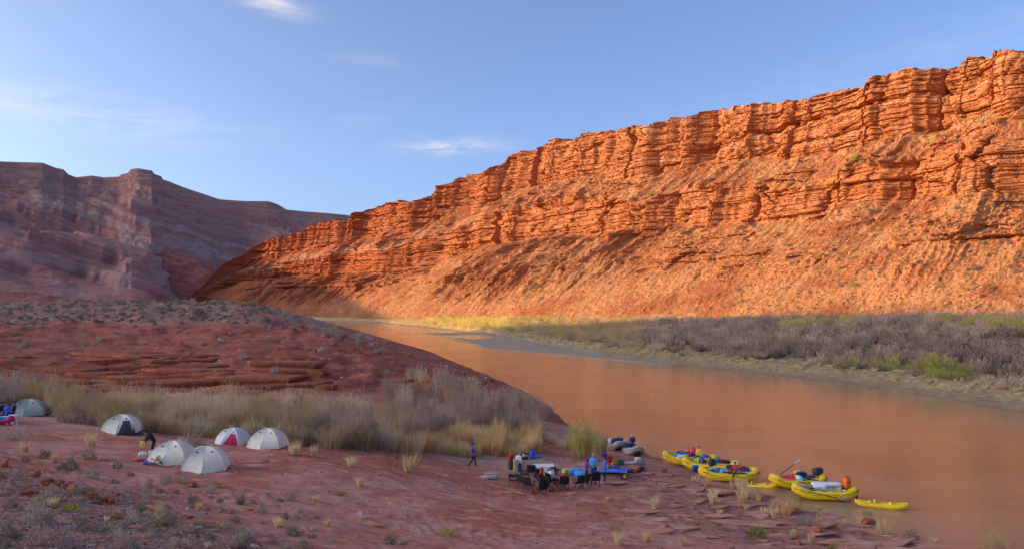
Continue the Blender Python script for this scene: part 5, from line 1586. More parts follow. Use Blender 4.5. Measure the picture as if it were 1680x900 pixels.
def drybag(loc, rz, label, m, L=.75, r_=.18, up=False, straps=True):
    t = empty('dry_bag', loc, rz, label, 'bag')
    if up:
        part('body', t, [blob(r_ * 2, r_ * 2, L, (0, 0, L / 2), .6, int(abs(loc[0]) * 97) % 50, .03)], m, True)
        part('roll_top', t, [bevbox(r_ * 1.5, .05, .06, (0, 0, L + .01), .02)], DGREY)
        if straps: part('strap', t, [tube([(r_ * 1.02 * math.cos(a), r_ * 1.02 * math.sin(a), L * .55) for a in [6.283 * k / 14 for k in range(14)]], .012, 4, True)], STRAP)
    else:
        part('body', t, [blob(L, r_ * 2, r_ * 2, (0, 0, r_ * .95), .6, int(abs(loc[0]) * 97) % 50, .03)], m, True)
        part('roll_top', t, [bevbox(.06, r_ * 1.5, .05, (L / 2 + .01, 0, r_), .02)], DGREY)
        if straps:
            for q in (-.2, .2): part('strap', t, [tube([(q * L, r_ * 1.02 * math.cos(a), r_ * .95 + r_ * 1.02 * math.sin(a)) for a in [6.283 * k / 14 for k in range(14)]], .012, 4, True)], STRAP)
    return t

def life_vest(loc, rz, label, m, rot=(0, 0)):
    t = empty('life_vest', loc, rz, label, 'life vest')
    t.rotation_euler = (rot[0], rot[1], rz)
    for s in (-1, 1): part('front_panel', t, [blob(.24, .12, .46, (s * .125, -.08, .26), .6, 3, .03)], m, True)
    part('back_panel', t, [blob(.44, .12, .46, (0, .09, .26), .6, 4, .03)], m, True)
    for s in (-1, 1): part('shoulder_strap', t, [tube([(s * .14, -.08, .46), (s * .14, 0, .53), (s * .14, .09, .46)], .03, 6)], m)
    part('belt', t, [tube([(.26 * math.cos(a), .16 * math.sin(a), .2) for a in [6.283 * k / 16 for k in range(16)]], .016, 4, True)], STRAP)
    return t

def heap(name, loc, rz, label, cat, bits):
    """one crumpled thing of several folds"""
    t = empty(name, loc, rz, label, cat)
    for i, (nm, m, s, c, e) in enumerate(bits): part(nm, t, [blob(*s, c, e, i + int(abs(loc[1]) * 31) % 40, .09)], m, True)
    return t

def table(loc, rz, label, top, L=1.4, W=.6, h=.75):
    t = empty('folding_table', loc, rz, label, 'table')
    part('table_top', t, [bevbox(L, W, .035, (0, 0, h), .01)], top)
    for sx in (-1, 1):
        for sy in (-1, 1): part('leg', t, [tube([(sx * L * .44, sy * W * .42, 0), (sx * L * .42, sy * W * .40, h - .02)], .017, 6)], SILVER)
        part('cross_bar', t, [tube([(sx * L * .43, -W * .41, .25), (sx * L * .43, W * .41, .25)], .012, 5)], SILVER)
    return t

# ------------------------------------------------------------------ rafts
def raft_curve(L, W, R, lift_b, lift_s):
    def S(t):
        c, s = math.cos(t), math.sin(t)
        x = math.copysign(abs(c) ** .70, c) * (L / 2 - R); y = math.copysign(abs(s) ** .55, s) * (W / 2 - R)
        q = abs(x) / (L / 2 - R)
        lf = lift_b if x < 0 else lift_s
        return Vector((x, y, R * .92 + lf * max(0, (q - .45) / .55) ** 1.8))
    return S
def tube_pt(S, t, phi, R):
    e = .01
    tg = (S(t + e) - S(t - e)).normalized()
    out = Vector((tg.y, -tg.x, 0)).normalized(); up = out.cross(tg).normalized()
    if up.z < 0: up = -up
    return S(t) + (out * math.cos(phi) + up * math.sin(phi)) * R
TXT = None
def lettering_mesh(word, fn):
    """letters laid on a curved tube: fn(u, v) -> point, u along the tube in metres, v across"""
    cu = bpy.data.curves.new('letters', 'FONT'); cu.body = word; cu.size = 1.0; cu.align_x = 'CENTER'; cu.align_y = 'CENTER'; cu.resolution_u = 2
    ob = bpy.data.objects.new('letters', cu); COL.objects.link(ob)
    dg = bpy.context.evaluated_depsgraph_get(); me = bpy.data.meshes.new_from_object(ob.evaluated_get(dg))
    bpy.data.objects.remove(ob); bpy.data.curves.remove(cu)
    bm = bmesh.new(); bm.from_mesh(me); bmesh.ops.triangulate(bm, faces=bm.faces)
    bmesh.ops.subdivide_edges(bm, edges=[e for e in bm.edges if e.calc_length() > .25], cuts=2)
    for v in bm.verts: v.co = fn(v.co.x, v.co.y)
    bm.to_mesh(me); bm.free(); me.materials.clear(); me.materials.append(LETTER)
    return me

def raft(loc, rz, label, L=4.7, W=2.1, R=.32, m=YEL, lift=(.34, .30), letters=True, frame=True, oars=(1, 1), pitch=0.0, thw=True, name='raft', group='yellow river rafts at the landing'):
    t = empty(name, loc, rz, label, 'raft', group)
    t.rotation_euler = (0, pitch, rz)
    S = raft_curve(L, W, R, *lift)
    N, K = 64, 14; V, Fc = [], []
    for i in range(N):
        for k in range(K): V.append(tube_pt(S, 2 * math.pi * i / N, 2 * math.pi * k / K, R))
    for i in range(N):
        for k in range(K):
            j, l = (i + 1) % N, (k + 1) % K; Fc.append((i * K + k, i * K + l, j * K + l, j * K + k))
    tb = part('tube', t, [(V, Fc)], m, True)
    for a in (.55, 1.57, 2.6, 3.68, 4.71, 5.73):           # seams round the chambers
        part('seam', tb, [tube([tube_pt(S, a, 2 * math.pi * k / 16, R * 1.008) for k in range(16)], .012, 4, True)], m)
    part('grab_line', t, [tube([tube_pt(S, 2 * math.pi * i / 48, .35 + .12 * math.cos(i * math.pi / 2), R * 1.02) for i in range(48)], .016, 5, True)], STRAP)
    part('rubbing_strake', t, [tube([tube_pt(S, 2 * math.pi * i / 64, -.55, R * .99) for i in range(64)], .022, 5, True)], C('raft_strake', (.70, .40, .02), rough=.5) if m is YEL else DGREY)
    part('floor', t, [sheet(lambda u, v: ((u - .5) * (L - 2 * R), (v - .5) * (W - 2.4 * R), .10 + (lift[0] * .7 * max(0, (abs(u - .5) * 2 - .55) / .45) ** 2)), 10, 4, .06)], DGREY)
    if thw:
        for x in (-L * .22, L * .22): part('thwart', t, [tube([(x, -(W / 2 - R * 1.5), R * 1.2), (x, 0, R * 1.3), (x, W / 2 - R * 1.5, R * 1.2)], .19, 10)], m, True)
    if letters:
        for (tc, sg) in ((math.pi * 1.17, 1), (math.pi * .83, 1), (math.pi * 1.83, 1), (math.pi * .17, 1)):
            hsz = .23
            ds = (S(tc + .01) - S(tc - .01)).length / .02
            q_ = 1.0
            fn = lambda u, v: tube_pt(S, tc + q_ * u * hsz / ds, .42 + v * hsz / R, R * 1.012)
            link('lettering', lettering_mesh('OARS', fn), t)
    if frame:
        z = 2 * R + .06; f = []
        for sy in (-1, 1): f.append(tube([(-L * .27, sy * (W / 2 - R), z), (L * .27, sy * (W / 2 - R), z)], .028, 6))
        for x in (-L * .27, -L * .05, L * .12, L * .27): f.append(tube([(x, -(W / 2 - R), z), (x, W / 2 - R, z)], .026, 6))
        part('frame', t, f, SILVER, True)
        part('rowing_seat', t, [bevbox(.45, .5, .10, (L * .03, 0, z + .1), .03)], DGREY)
        for sy, on in ((-1, oars[0]), (1, oars[1])):
            part('oarlock', t, [tube([(-L * .03, sy * (W / 2 - R), z), (-L * .03, sy * (W / 2 - R), z + .16)], .022, 6)], SILVER)
    return t

def oar(p0, p1, label):
    """shaft from p0 (grip) to p1 (blade tip)"""
    p0, p1 = Vector(p0), Vector(p1); d = (p1 - p0); Ln = d.length; dn = d.normalized()
    t = empty('oar', p0, 0, label, 'oar')
    side = dn.cross(Vector((0, 0, 1))).normalized(); up = side.cross(dn)
    part('shaft', t, [tube([(0, 0, 0), dn * (Ln - .7)], .030, 7)], STRAP)
    part('grip', t, [tube([-dn * .12, (0, 0, 0)], .034, 7)], GREYM)
    a = dn * (Ln - .72); b = dn * Ln
    Vb = []
    for s, w in ((0, .04), (.2, .085), (.8, .095), (1, .06)):
        c = a.lerp(b, s)
        for k in (-1, 1):
            for q in (-1, 1): Vb.append(c + side * w * k + up * .014 * q)
    Fb = []
    for i in range(3):
        o = i * 4; Fb += [(o, o + 1, o + 5, o + 4), (o + 2, o + 6, o + 7, o + 3), (o, o + 4, o + 6, o + 2), (o + 1, o + 3, o + 7, o + 5)]
    Fb += [(0, 2, 3, 1), (12, 13, 15, 14)]
    part('blade', t, [(Vb, Fb)], GREYM)
    return t

def wpt(px, d, z=0.0): return Vector(((px - 840) / F * d, d, z))
def on(o, x, y, z):
    """a point of a raft's own axes -> world"""
    return o.location + Matrix.Rotation(o.rotation_euler.z, 3, 'Z') @ Vector((x, y, z))

# ------------------------------------------------------------------ the landing: rafts and what lies in them
PI = math.pi
R1 = raft(wpt(1132, 67.4, .10), -.28, 'yellow raft farthest from the camera of the three moored side by side', pitch=.02)
R2 = raft(wpt(1166, 64.8, .10), -.28, 'middle yellow raft of the three moored side by side', pitch=.02)
R3 = raft(wpt(1196, 61.6, .06), -.06, 'yellow raft closest to the camera of the three moored side by side')
R4 = raft(wpt(1309, 59.2, .06), .08, 'yellow raft with a red cover and a black bag on its stern', L=4.3)
R5 = raft(wpt(1353, 55.8, .04), -.10, 'yellow raft with white pads and an orange bag, moored next to the floating kayak', L=4.5)

def kayak(loc, rz, label, L=3.3, W=.85, R=.17, pitch=0):
    t = empty('inflatable_kayak', loc, rz, label, 'kayak', 'yellow inflatable kayaks')
    t.rotation_euler = (0, pitch, rz)
    def S(tt):
        c, s = math.cos(tt), math.sin(tt)
        x = math.copysign(abs(c) ** .8, c) * (L / 2 - R * .4); q = abs(x) / (L / 2)
        return Vector((x, math.copysign(abs(s) ** .8, s) * (W / 2 - R) * 1.0, R + .24 * max(0, (q - .4) / .6) ** 1.9))
    N, K = 56, 10; V, Fc = [], []
    for i in range(N):
        a = 2 * PI * i / N; q = abs(math.cos(a)); rr_ = R * (1 - .42 * q ** 6)
        for k in range(K): V.append(tube_pt(S, a, 2 * PI * k / K, rr_))
    for i in range(N):
        for k in range(K):
            j, l = (i + 1) % N, (k + 1) % K; Fc.append((i * K + k, i * K + l, j * K + l, j * K + k))
    part('tube', t, [(V, Fc)], YEL, True)
    part('floor', t, [sheet(lambda u, v: ((u - .5) * (L - .5), (v - .5) * (W - 2 * R) * (1 - abs(u - .5) ** 3 * 5), .10 + .5 * max(0, abs(u - .5) - .3)), 10, 3, .09)], YEL)
    for x in (-.75, .55): part('thwart', t, [blob(.30, W - 2 * R + .06, .30, (x, 0, .30), .8, 2, .02)], YEL, True)
    part('seat_back', t, [blob(.12, .42, .36, (-.45, 0, .38), .6, 5, .02)], YELP, True)
    for s in (-1, 1): part('carry_loop', t, [tube([(s * (L / 2 - .1), -.06, .47), (s * (L / 2 - .02), 0, .52), (s * (L / 2 - .1), .06, .47)], .012, 4)], STRAP)
    part('rubbing_strake', t, [tube([tube_pt(S, 2 * PI * i / 48, -.9, R * .96) for i in range(48)], .02, 4, True)], YELP)
    part('patch', t, [blob(.2, .16, .03, (-.95, -W / 2 + R * .9, 2 * R + .05), .5, 1, 0, 8, 4)], WHITE)
    return t
K1 = kayak(wpt(1447, 53.2, -.03), -.36, 'yellow inflatable kayak floating at the end of the landing')
K2 = kayak(wpt(1244, 59.6, .34), -.32, 'yellow inflatable kayak drawn up on the shore before the red-covered raft', 3.0, pitch=-.05)
K2.location.z = gz(K2.location.x, K2.location.y) + .02

def B(o, x, y, z, rz, label, m, **k): return drybag(on(o, x, y, z), o.rotation_euler.z + rz, label, m, **k)
ZT = .62
# farthest raft
B(R1, -.5, -.1, ZT, .3, 'navy dry bag lying on the farthest of the three rafts', BLUE, L=.9, r_=.2)
B(R1, -.9, .3, ZT, 1.2, 'black dry bag at the bow of the farthest of the three rafts', NAVY, L=.7, r_=.18)
drybag(on(R1, .25, .1, ZT), 0, 'pink dry bag standing on the farthest of the three rafts', PINK, L=.75, r_=.24, up=True)
drybag(on(R1, -.15, .2, ZT), 0, 'orange dry bag beside the pink bag on the farthest raft', ORANGE, L=.6, r_=.2, up=True)
heap('maroon_jacket', on(R1, .1, -.25, ZT), .4, 'maroon jacket heaped between the orange and pink bags', 'jacket', [('body', MAROON, (.5, .4, .32), (0, 0, .16), .8), ('sleeve', MAROON, (.4, .16, .14), (.25, .15, .08), .9), ('sleeve', MAROON, (.38, .15, .13), (-.2, .2, .08), .9)])
cooler(on(R1, -.75, -.45, .50), R1.rotation_euler.z + PI / 2, 'white cooler in the bow of the farthest of the three rafts', WHITE, s=(.9, .5, .30))
B(R1, .9, .2, ZT, .8, 'white dry bag at the stern of the farthest of the three rafts', WHITE, L=.6, r_=.18)
# middle raft
cooler(on(R2, -.75, 0, .50), R2.rotation_euler.z + PI / 2, 'grey cooler with dark latch in the bow of the middle raft', GREYM, GREYM, s=(1.0, .5, .28))
B(R2, .55, .15, ZT, 1.0, 'teal dry bag on the middle raft behind the crew', TEAL, L=1.1, r_=.16)
B(R2, .95, -.25, ZT, .2, 'maroon dry bag at the stern of the middle raft', MAROON, L=.6, r_=.18)
life_vest(on(R2, -1.0, -.55, .55), 1.0, 'lime life vest hung at the bow of the middle raft', LIME)
heap('mesh_bag', on(R2, .1, -.75, .48), .3, 'dark mesh gear bag slung over the side of the middle raft', 'bag', [('body', C('mesh_bag_green', (.05, .055, .03), rough=.9, var=.5), (.62, .5, .62), (0, 0, .2), .8), ('neck', BLACK, (.2, .2, .2), (.1, 0, .5), .9)])
life_vest(on(R2, -1.25, -.95, .05), .5, 'blue and white life vest leaning on the bow of the middle raft', BLUE, (.4, 0))
# nearest of the three
B(R3, -1.1, .1, .46, .2, 'light blue dry bag at the bow of the closest of the three rafts', SKYB, L=.7, r_=.2)
B(R3, -.45, -.5, .52, .1, 'light blue dry bag near the rower of the closest of the three rafts', SKYB, L=.7, r_=.2)
B(R3, .15, .3, ZT, .7, 'black dry bag on the frame of the closest of the three rafts', DGREY, L=.8, r_=.22)
bucket(on(R3, .55, .25, ZT), 'white bucket standing on the closest of the three rafts', WHITE, WHITE, .24, .52)
life_vest(on(R3, .95, .35, ZT), .6, 'red life vest beside the white bucket', RED, (.9, 0))
heap('blue_jacket', on(R3, 1.1, -.2, ZT), .2, 'blue jacket spread at the stern of the closest of the three rafts', 'jacket', [('body', BLUE, (.8, .35, .16), (0, 0, .08), .8), ('sleeve', SKYB, (.5, .14, .12), (.35, .2, .07), .9), ('sleeve', NAVY, (.45, .14, .12), (-.3, -.2, .07), .9)])
cooler(on(R3, -.1, .1, .44), R3.rotation_euler.z + PI / 2, 'white cooler amidships in the closest of the three rafts', WHITE, s=(1.0, .5, .22))
oar(on(R3, -.6, -.78, .72), on(R3, 1.9, -.9, .55), 'black oar laid along the near side of the closest of the three rafts')
oar(on(R3, .1, .5, .75), on(R3, 2.2, .9, .5), 'black oar laid along the far side of the closest of the three rafts')
# red covered raft
ct = empty('red_cover', on(R4, -1.0, -.15, .62), R4.rotation_euler.z, 'bright red cover stretched over the bow load of the raft', 'tarp')
part('sheet', ct, [sheet(lambda u, v: ((u - .5) * 1.5, (v - .5) * 1.15, .22 - .35 * (abs(v - .5) * 2) ** 2.5 - .25 * max(0, .35 - u) + .03 * math.sin(9 * u + 4 * v)), 12, 8, .02)], C('cover_red', (.75, .03, .07), rough=.5, var=.15, bump=.4, bscale=4))
part('tie_rope', ct, [tube([(-.74, -.5, .0), (-.2, -.62, -.08), (.5, -.6, -.1)], .012, 4)], STRAP)
drybag(on(R4, 1.55, .1, .80), R4.rotation_euler.z + .5, 'black dry bag lying on the stern of the red-covered raft', DGREY, L=.95, r_=.27)
B(R4, 0.2, 0, ZT, .4, 'navy dry bag amidships in the red-covered raft', NAVY, L=1.0, r_=.22)
B(R4, .55, .3, ZT, 1.2, 'blue dry bag amidships in the red-covered raft', BLUE, L=.8, r_=.2)
B(R4, -.25, -.45, .58, 1.9, 'white dry bag amidships in the red-covered raft', WHITE, L=.7, r_=.18)
life_vest(on(R4, -.1, .35, ZT), .6, 'yellow and black life vest in the red-covered raft', YELP, (.4, .2))
life_vest(on(R4, -.35, -.1, ZT), -.6, 'orange life vest beside the red cover', ORANGE, (.9, 0))
oar(on(R4, -1.3, .3, .78), on(R4, .75, 1.2, 1.75), 'black oar raised over the red-covered raft')
oar(on(R4, .1, -.7, .80), on(R4, 1.8, -.95, .45), 'black oar lowered beside the red-covered raft')
# white padded raft
for x, lb in ((-1.65, 'grey metal box at the bow of the white-padded raft'), (.28, 'grey metal box amidships of the white-padded raft')):
    bxo = empty('dry_box', on(R5, x, -.28, .46), R5.rotation_euler.z, lb, 'box')
    part('body', bxo, [bevbox(.62, .5, .42, (0, 0, .21), .02)], SILVER if x > 0 else GREYM)
    part('lid', bxo, [bevbox(.65, .53, .06, (0, 0, .455), .015)], GREYM)
    part('latch', bxo, [bevbox(.05, .02, .09, (-.15, -.265, .38), .005), bevbox(.05, .02, .09, (.15, -.265, .38), .005)], DGREY)
pd = empty('padded_deck', on(R5, .15, .12, .86), R5.rotation_euler.z, 'white padded deck cover along the middle of the raft', 'pad')
part('cover', pd, [blob(2.0, .75, .22, (0, 0, .06), .35, 3, .015, 22, 9)], WHITE, True)
part('strap', pd, [tube([(.1, .385 * math.cos(a), .06 + .125 * math.sin(a)) for a in [6.283 * k / 16 for k in range(16)]], .012, 4, True)], STRAP)
cooler(on(R5, -.45, -.30, .48), R5.rotation_euler.z, 'white cooler under the padded deck of the raft', WHITE, s=(.75, .5, .40))
drybag(on(R5, 1.45, -.10, .72), .3, 'orange dry bag standing at the stern of the white-padded raft', ORANGE, L=.78, r_=.25, up=True)
B(R5, .85, -.35, .50, .3, 'yellow dry bag before the orange bag', YELP, L=.55, r_=.18)
B(R5, 1.05, -.3, .52, 1.1, 'navy dry bag before the orange bag', NAVY, L=.5, r_=.15)
heap('maroon_towel', on(R5, 2.0, -.1, .55), .2, 'maroon towel hanging over the stern of the white-padded raft', 'towel', [('fold', MAROON, (.32, .5, .5), (0, 0, .0), .7), ('hem', WHITE, (.14, .3, .22), (.2, .05, .05), .8), ('tail', MAROON, (.16, .16, .5), (.05, -.15, -.35), .8)])
heap('spare_straps', on(R5, -1.05, -.55, .55), 0, 'black bundle of straps at the bow of the white-padded raft', 'straps', [('coil', BLACK, (.5, .4, .35), (0, 0, .0), .8), ('loop', DGREY, (.3, .3, .3), (.15, -.1, -.15), .9)])
oar(on(R5, -1.2, -.55, .86), on(R5, 1.35, -1.12, .22), 'black oar slanting down the near side of the white-padded raft')
oar(on(R5, -1.4, -.9, .62), on(R5, 1.25, -1.22, .10), 'black oar lying along the waterline of the white-padded raft')
oar(on(R5, -1.7, .2, .98), on(R5, .2, .65, .85), 'black oar across the bow of the white-padded raft')
rope = empty('mooring_rope', wpt(1145, 60.6, 0), 0, 'white mooring rope and stake at the bow of the closest of the three rafts', 'rope')
q = on(R3, -2.2, -.2, .5) - rope.location; g0 = gz(rope.location.x - .3, rope.location.y - .6)
part('line', rope, [tube([tuple(q), tuple(q * .5 + Vector((-.2, -.3, -.1))), (-.3, -.6, g0 + .05)], .02, 5)], WHITE)
part('stake', rope, [tube([(-.3, -.6, g0 - .1), (-.32, -.62, g0 + .45)], .04, 6)], WHITE)

# grey rafts drawn up behind the camp
gl = wpt(1036, 71.0); gl.z = max(gz(gl.x, gl.y), 0) - .05
RG1 = raft(gl, PI / 2 + .25, 'grey raft with a pale rail and a seated person, drawn up beyond the camp', L=3.6, W=1.6, R=.28, m=RAFTG, letters=False, lift=(.45, .40), name='grey_raft', group='grey rafts at the landing')
gl = wpt(1003, 72.5); gl.z = max(gz(gl.x, gl.y), 0) - .05
RG2 = raft(gl, PI / 2 + .45, 'grey raft with a dark bag on top, beside the willow', L=3.3, W=1.5, R=.28, m=RAFTG, letters=False, lift=(.45, .40), name='grey_raft', group='grey rafts at the landing')
heap('dark_bag', on(RG2, -.9, 0, .70), .4, 'dark blue gear bag on top of the grey raft beside the willow', 'bag', [('body', NAVY, (.9, .7, .5), (0, 0, .2), .7), ('pocket', DGREY, (.4, .3, .3), (.3, -.2, .35), .8), ('flap', SKYB, (.5, .3, .12), (-.1, .1, .48), .8)])
cooler(on(RG2, -.2, 0, .62), .3, 'white cooler in the grey raft beside the willow', WHITE, s=(.8, .5, .36))
rb = empty('white_board', on(RG1, -1.1, 0, .72), RG1.rotation_euler.z + PI / 2, 'long white board across the bow of the grey raft', 'board')
part('plank', rb, [bevbox(1.7, .35, .05, (0, 0, 0), .015)], WHITE)
part('strap', rb, [bevbox(.06, .37, .06, (.4, 0, 0), .01), bevbox(.06, .37, .06, (-.4, 0, 0), .01)], STRAP)
heap('dark_gear', on(RG1, -.6, .5, .72), .1, 'black and blue gear piled in the grey raft', 'gear', [('bag', NAVY, (.6, .5, .4), (0, 0, .15), .7), ('box', DGREY, (.4, .3, .3), (.4, .1, .15), .5)])

# more loose gear on the rafts
for (o_, nm_, items) in ((R1, 'the farthest raft', ((-1.2, 0, SKYB, 'sky blue'), (-.3, -.5, LIME, 'lime'), (.5, .45, NAVY, 'navy'), (1.2, -.2, YELP, 'yellow'), (.55, -.6, TEAL, 'teal'), (-.8, .55, RED, 'red'))),
                         (R2, 'the middle raft', ((-.3, .5, ORANGE, 'orange'), (.35, -.35, SKYB, 'sky blue'), (.9, .45, NAVY, 'navy'), (1.3, .1, DGREY, 'dark grey'), (.2, .55, RED, 'red'))),
                         (R3, 'the closest of the three rafts', ((-.8, .45, MAROON, 'maroon'), (-.2, -.55, ORANGE, 'orange'), (.75, -.55, TEAL, 'teal'), (1.35, .3, NAVY, 'navy'), (-1.35, -.3, DGREY, 'dark grey'))),
                         (R4, 'the red-covered raft', ((.7, -.45, DGREY, 'dark grey'), (.95, .2, YELP, 'yellow'), (-.05, -.6, SKYB, 'sky blue'), (1.0, -.2, MAROON, 'maroon'))),
                         (R5, 'the white-padded raft', ((-1.3, .35, NAVY, 'navy'), (1.1, .4, TEAL, 'teal'), (-1.9, .1, DGREY, 'dark grey')))):
    for k_, (x_, y_, m_, cn) in enumerate(items):
        B(o_, x_, y_, .50 + .08 * (k_ % 2), k_ * .9, 'small ' + cn + ' stuff bag tucked among the load of ' + nm_, m_, L=.48 + .06 * (k_ % 3), r_=.15)
for (o_, nm_) in ((RG1, 'the grey raft with the seated person'), (RG2, 'the grey raft beside the willow')):
    cv = empty('load_cover', on(o_, .35, 0, .60), o_.rotation_euler.z, 'dark grey cover lashed over the load of ' + nm_, 'tarp')
    part('sheet', cv, [sheet(lambda u, v: ((u - .5) * 1.8, (v - .5) * 1.2, .30 - .38 * (abs(v - .5) * 2) ** 2.4 - .3 * (abs(u - .5) * 2) ** 3 + .04 * math.sin(11 * u + 7 * v)), 12, 9, .02)], C('cover_grey', (.16, .15, .15), rough=.7, var=.3, bump=.5, bscale=5))
    part('rope', cv, [tube([(-.3, -.6, -.05), (-.3, -.3, .24), (-.3, .3, .24), (-.3, .6, -.05)], .015, 4), tube([(.35, -.6, -.05), (.35, -.3, .22), (.35, .3, .22), (.35, .6, -.05)], .015, 4)], STRAP)
# people of the landing
person(on(R1, .75, -.35, .28), PI * .9, 'sit', 'person in a yellow life vest with dark hair sitting on the farthest raft', YEL, NAVY, bulk=1.25)
person(on(R2, -.55, -.45, .22), -PI * .62, 'bend', 'person in a teal jacket bending over the middle raft', TEAL, DGREY, 'hair', HAIRD, bulk=1.1)
person(on(R2, -.2, -.62, .26), PI * .45, 'bend', 'person in a blue jacket and pale green trousers bending over the middle raft', BLUE, C('pale_green_cloth', (.50, .55, .28), rough=.8), 'cap', BLUE, bulk=1.1)
person(on(R3, .30, -.62, .18), PI * .75, 'sit', 'person in a red shirt leaning back on the closest of the three rafts', RED, NAVY, 'hair', HAIRD)
person(on(RG1, -.2, 0, .45), PI * .95, 'sit', 'person in dark clothes and a white cap sitting on the grey raft', NAVY, DGREY, 'cap', WHITE, bulk=1.15)

# ------------------------------------------------------------------ kitchen camp
director_chair(842, 799, -.25, 'black director chair standing apart at the end of the circle')
chair(858, 803, -.9, 'empty black camp chair beside the director chair')
chair(868, 807, -.5, 'empty black camp chair in front of the flat red boulder')
chair(862, 789, -1.2, 'empty black camp chair nearest the drink jug')
chair(873, 786, -.2, 'empty black camp chair before the tan board')
chair(882, 791, .3, 'empty black camp chair before the white cloth table')
chair(888, 815, .4, 'empty black camp chair with crossed legs closest to the camera')
chair(949, 803, .5, 'empty black camp chair beside the person in the red jacket')
chair(958, 801, .9, 'empty black camp chair at the feet of the purple hooded person')
def seated(px, py, rz, chair_label, *a, **k):
    p = G(px, py); chair(px, py, rz, chair_label, at_=p)
    f = Matrix.Rotation(rz, 3, 'Z') @ Vector((0, -.02, 0))
    return person(p + f + Vector((0, 0, .03)), rz, 'sit', *a, **k)
seated(890, 800, -1.25, 'black camp chair under the person in the red hat', 'person in a red hood and dark jacket sitting in a camp chair', MAROON, DGREY, 'hood', RED, bulk=1.15)
seated(905, 799, -1.0, 'black camp chair under the person with the white sleeves', 'person with white sleeves and a purple hat sitting in a camp chair', CLOTHW, DGREY, 'cap', C('mauve_knit', (.38, .12, .30), rough=.9), bulk=1.05)
seated(925, 804, .05, 'black camp chair under the person in the red jacket', 'person in a red jacket and lime hood sitting with back turned', RED, DGREY, 'hood', LIME, bulk=1.15)
seated(976, 799, .15, 'black camp chair under the person in black', 'person in a black jacket sitting with back turned before the standing trio', BLACK, DGREY, 'hood', BLACK, bulk=1.3)
person(G(902, 793), -PI / 2 + .1, 'bend', 'person in a navy top and khaki trousers bending over the cloth table', NAVY, KHAKI, 'hair', HAIRD)
person(G(962, 793), -PI * .45, 'stand', 'person in a purple hooded jacket and black trousers standing in profile', PURPLE, BLACK, 'hood', PURPLE, over=dict(eL=(.20, .02, 1.13), wL=(.10, .22, 1.12), hL=(.05, .27, 1.14), eR=(-.20, .02, 1.13), wR=(-.10, .22, 1.12), hR=(-.05, .27, 1.14)), bulk=1.1)
person(G(974, 788), PI * .95, 'stand', 'bald person in a light blue jacket facing the camera', SKYB, NAVY, 'hair', HAIRG, over=dict(eL=(.24, .05, 1.12), wL=(.10, .24, 1.08), hL=(.05, .29, 1.09), eR=(-.24, .05, 1.12), wR=(-.10, .24, 1.10), hR=(-.05, .29, 1.12)), bulk=1.25, size=1.05)
person(G(992, 791), PI * .55, 'stand', 'person in a bright blue jacket and black trousers with white side stripe', C('royal_blue_cloth', (.03, .17, .72), rough=.7), BLACK, 'hair', HAIRD, bulk=1.15)
person(G(776, 766), -PI / 2, 'walk', 'person in a purple jacket and black trousers walking along the path', PURPLE, BLACK, 'hair', HAIRD, bulk=1.08)

bk = bucket(G(838, 769), 'green bucket standing under the red bucket', GREEN, GREEN, .20, .52)
bucket(bk.location + Vector((0, 0, .56)), 'red bucket stacked on the green bucket', RED, RED, .19, .46)
jug = empty('water_jug', G(851, 772), 0, 'white and blue water jug on a stand', 'jug')
part('stand', jug, [bevbox(.42, .38, .55, (0, 0, .275), .03)], C('jug_blue', (.03, .08, .35), rough=.6))
part('tank', jug, [bevbox(.44, .38, .52, (0, 0, .82), .06)], WHITE)
part('cap', jug, [lathe([(.08, 1.08), (.08, 1.13), (.06, 1.14)], 10)], WHITE)
part('spigot', jug, [tube([(0, -.19, .62), (0, -.26, .60), (0, -.26, .55)], .018, 6)], RED)
box_ = empty('wooden_box', G(846, 773), .2, 'tall pale wooden box beside the water jug', 'box')
part('side', box_, [bevbox(.28, .30, .80, (0, 0, .4), .012)], TANB); part('lid', box_, [bevbox(.31, .33, .04, (0, 0, .825), .01)], TANB)
tb = table(G(872, 772), .1, 'tan kitchen table with blue bags on it', TANB, 1.5, .65, .80)
part('front_board', tb, [bevbox(1.35, .03, .60, (0, -.31, .46), .008)], TANB)
tz = tb.location + Vector((0, 0, .83))
drybag(tz + Vector((.05, 0, 0)), 0, 'blue dry bag standing on the tan kitchen table', BLUE, L=.65, r_=.20, up=True)
drybag(tz + Vector((.42, .05, 0)), .4, 'grey-blue dry bag lying on the tan kitchen table', C('slate_blue', (.14, .19, .35), rough=.7), L=.5, r_=.15)
heap('camp_stove', tz + Vector((-.45, 0, 0)), .2, 'black camp stove with pot on the tan kitchen table', 'stove', [('base', BLACK, (.45, .35, .14), (0, 0, .07), .4), ('pot', GREYM, (.28, .28, .24), (-.05, 0, .26), .4), ('lid', BLACK, (.26, .26, .06), (.02, .02, .40), .5)])
t2 = table(G(892, 778), -.05, 'low kitchen table under the white cloth', TANB, 1.35, .75, .62)
cl = empty('table_cloth', t2.location + Vector((0, 0, .645)), -.05, 'white cloth hanging over the front of the low kitchen table', 'cloth')
part('sheet', cl, [sheet(lambda u, v: ((u - .5) * 1.46, .34 - .78 * min(v, .55) / .55 - .05 * max(0, v - .55) - .02 * math.sin(u * 22) * max(0, v - .55), .012 - max(0, v - .55) * 1.25), 22, 12, .012)], CLOTHW)
drybag(G(929, 777), .3, 'yellow dry bag behind the person in the red jacket', YELP, L=.6, r_=.2)
drybag(G(936, 778), 1.2, 'orange-yellow dry bag beside the blue packs', C('amber_cloth', (.75, .35, .02), rough=.7), L=.6, r_=.2)
drybag(G(944, 780), .15, 'light blue pack with black straps, end nearest the yellow bags', SKYB, L=1.0, r_=.27)
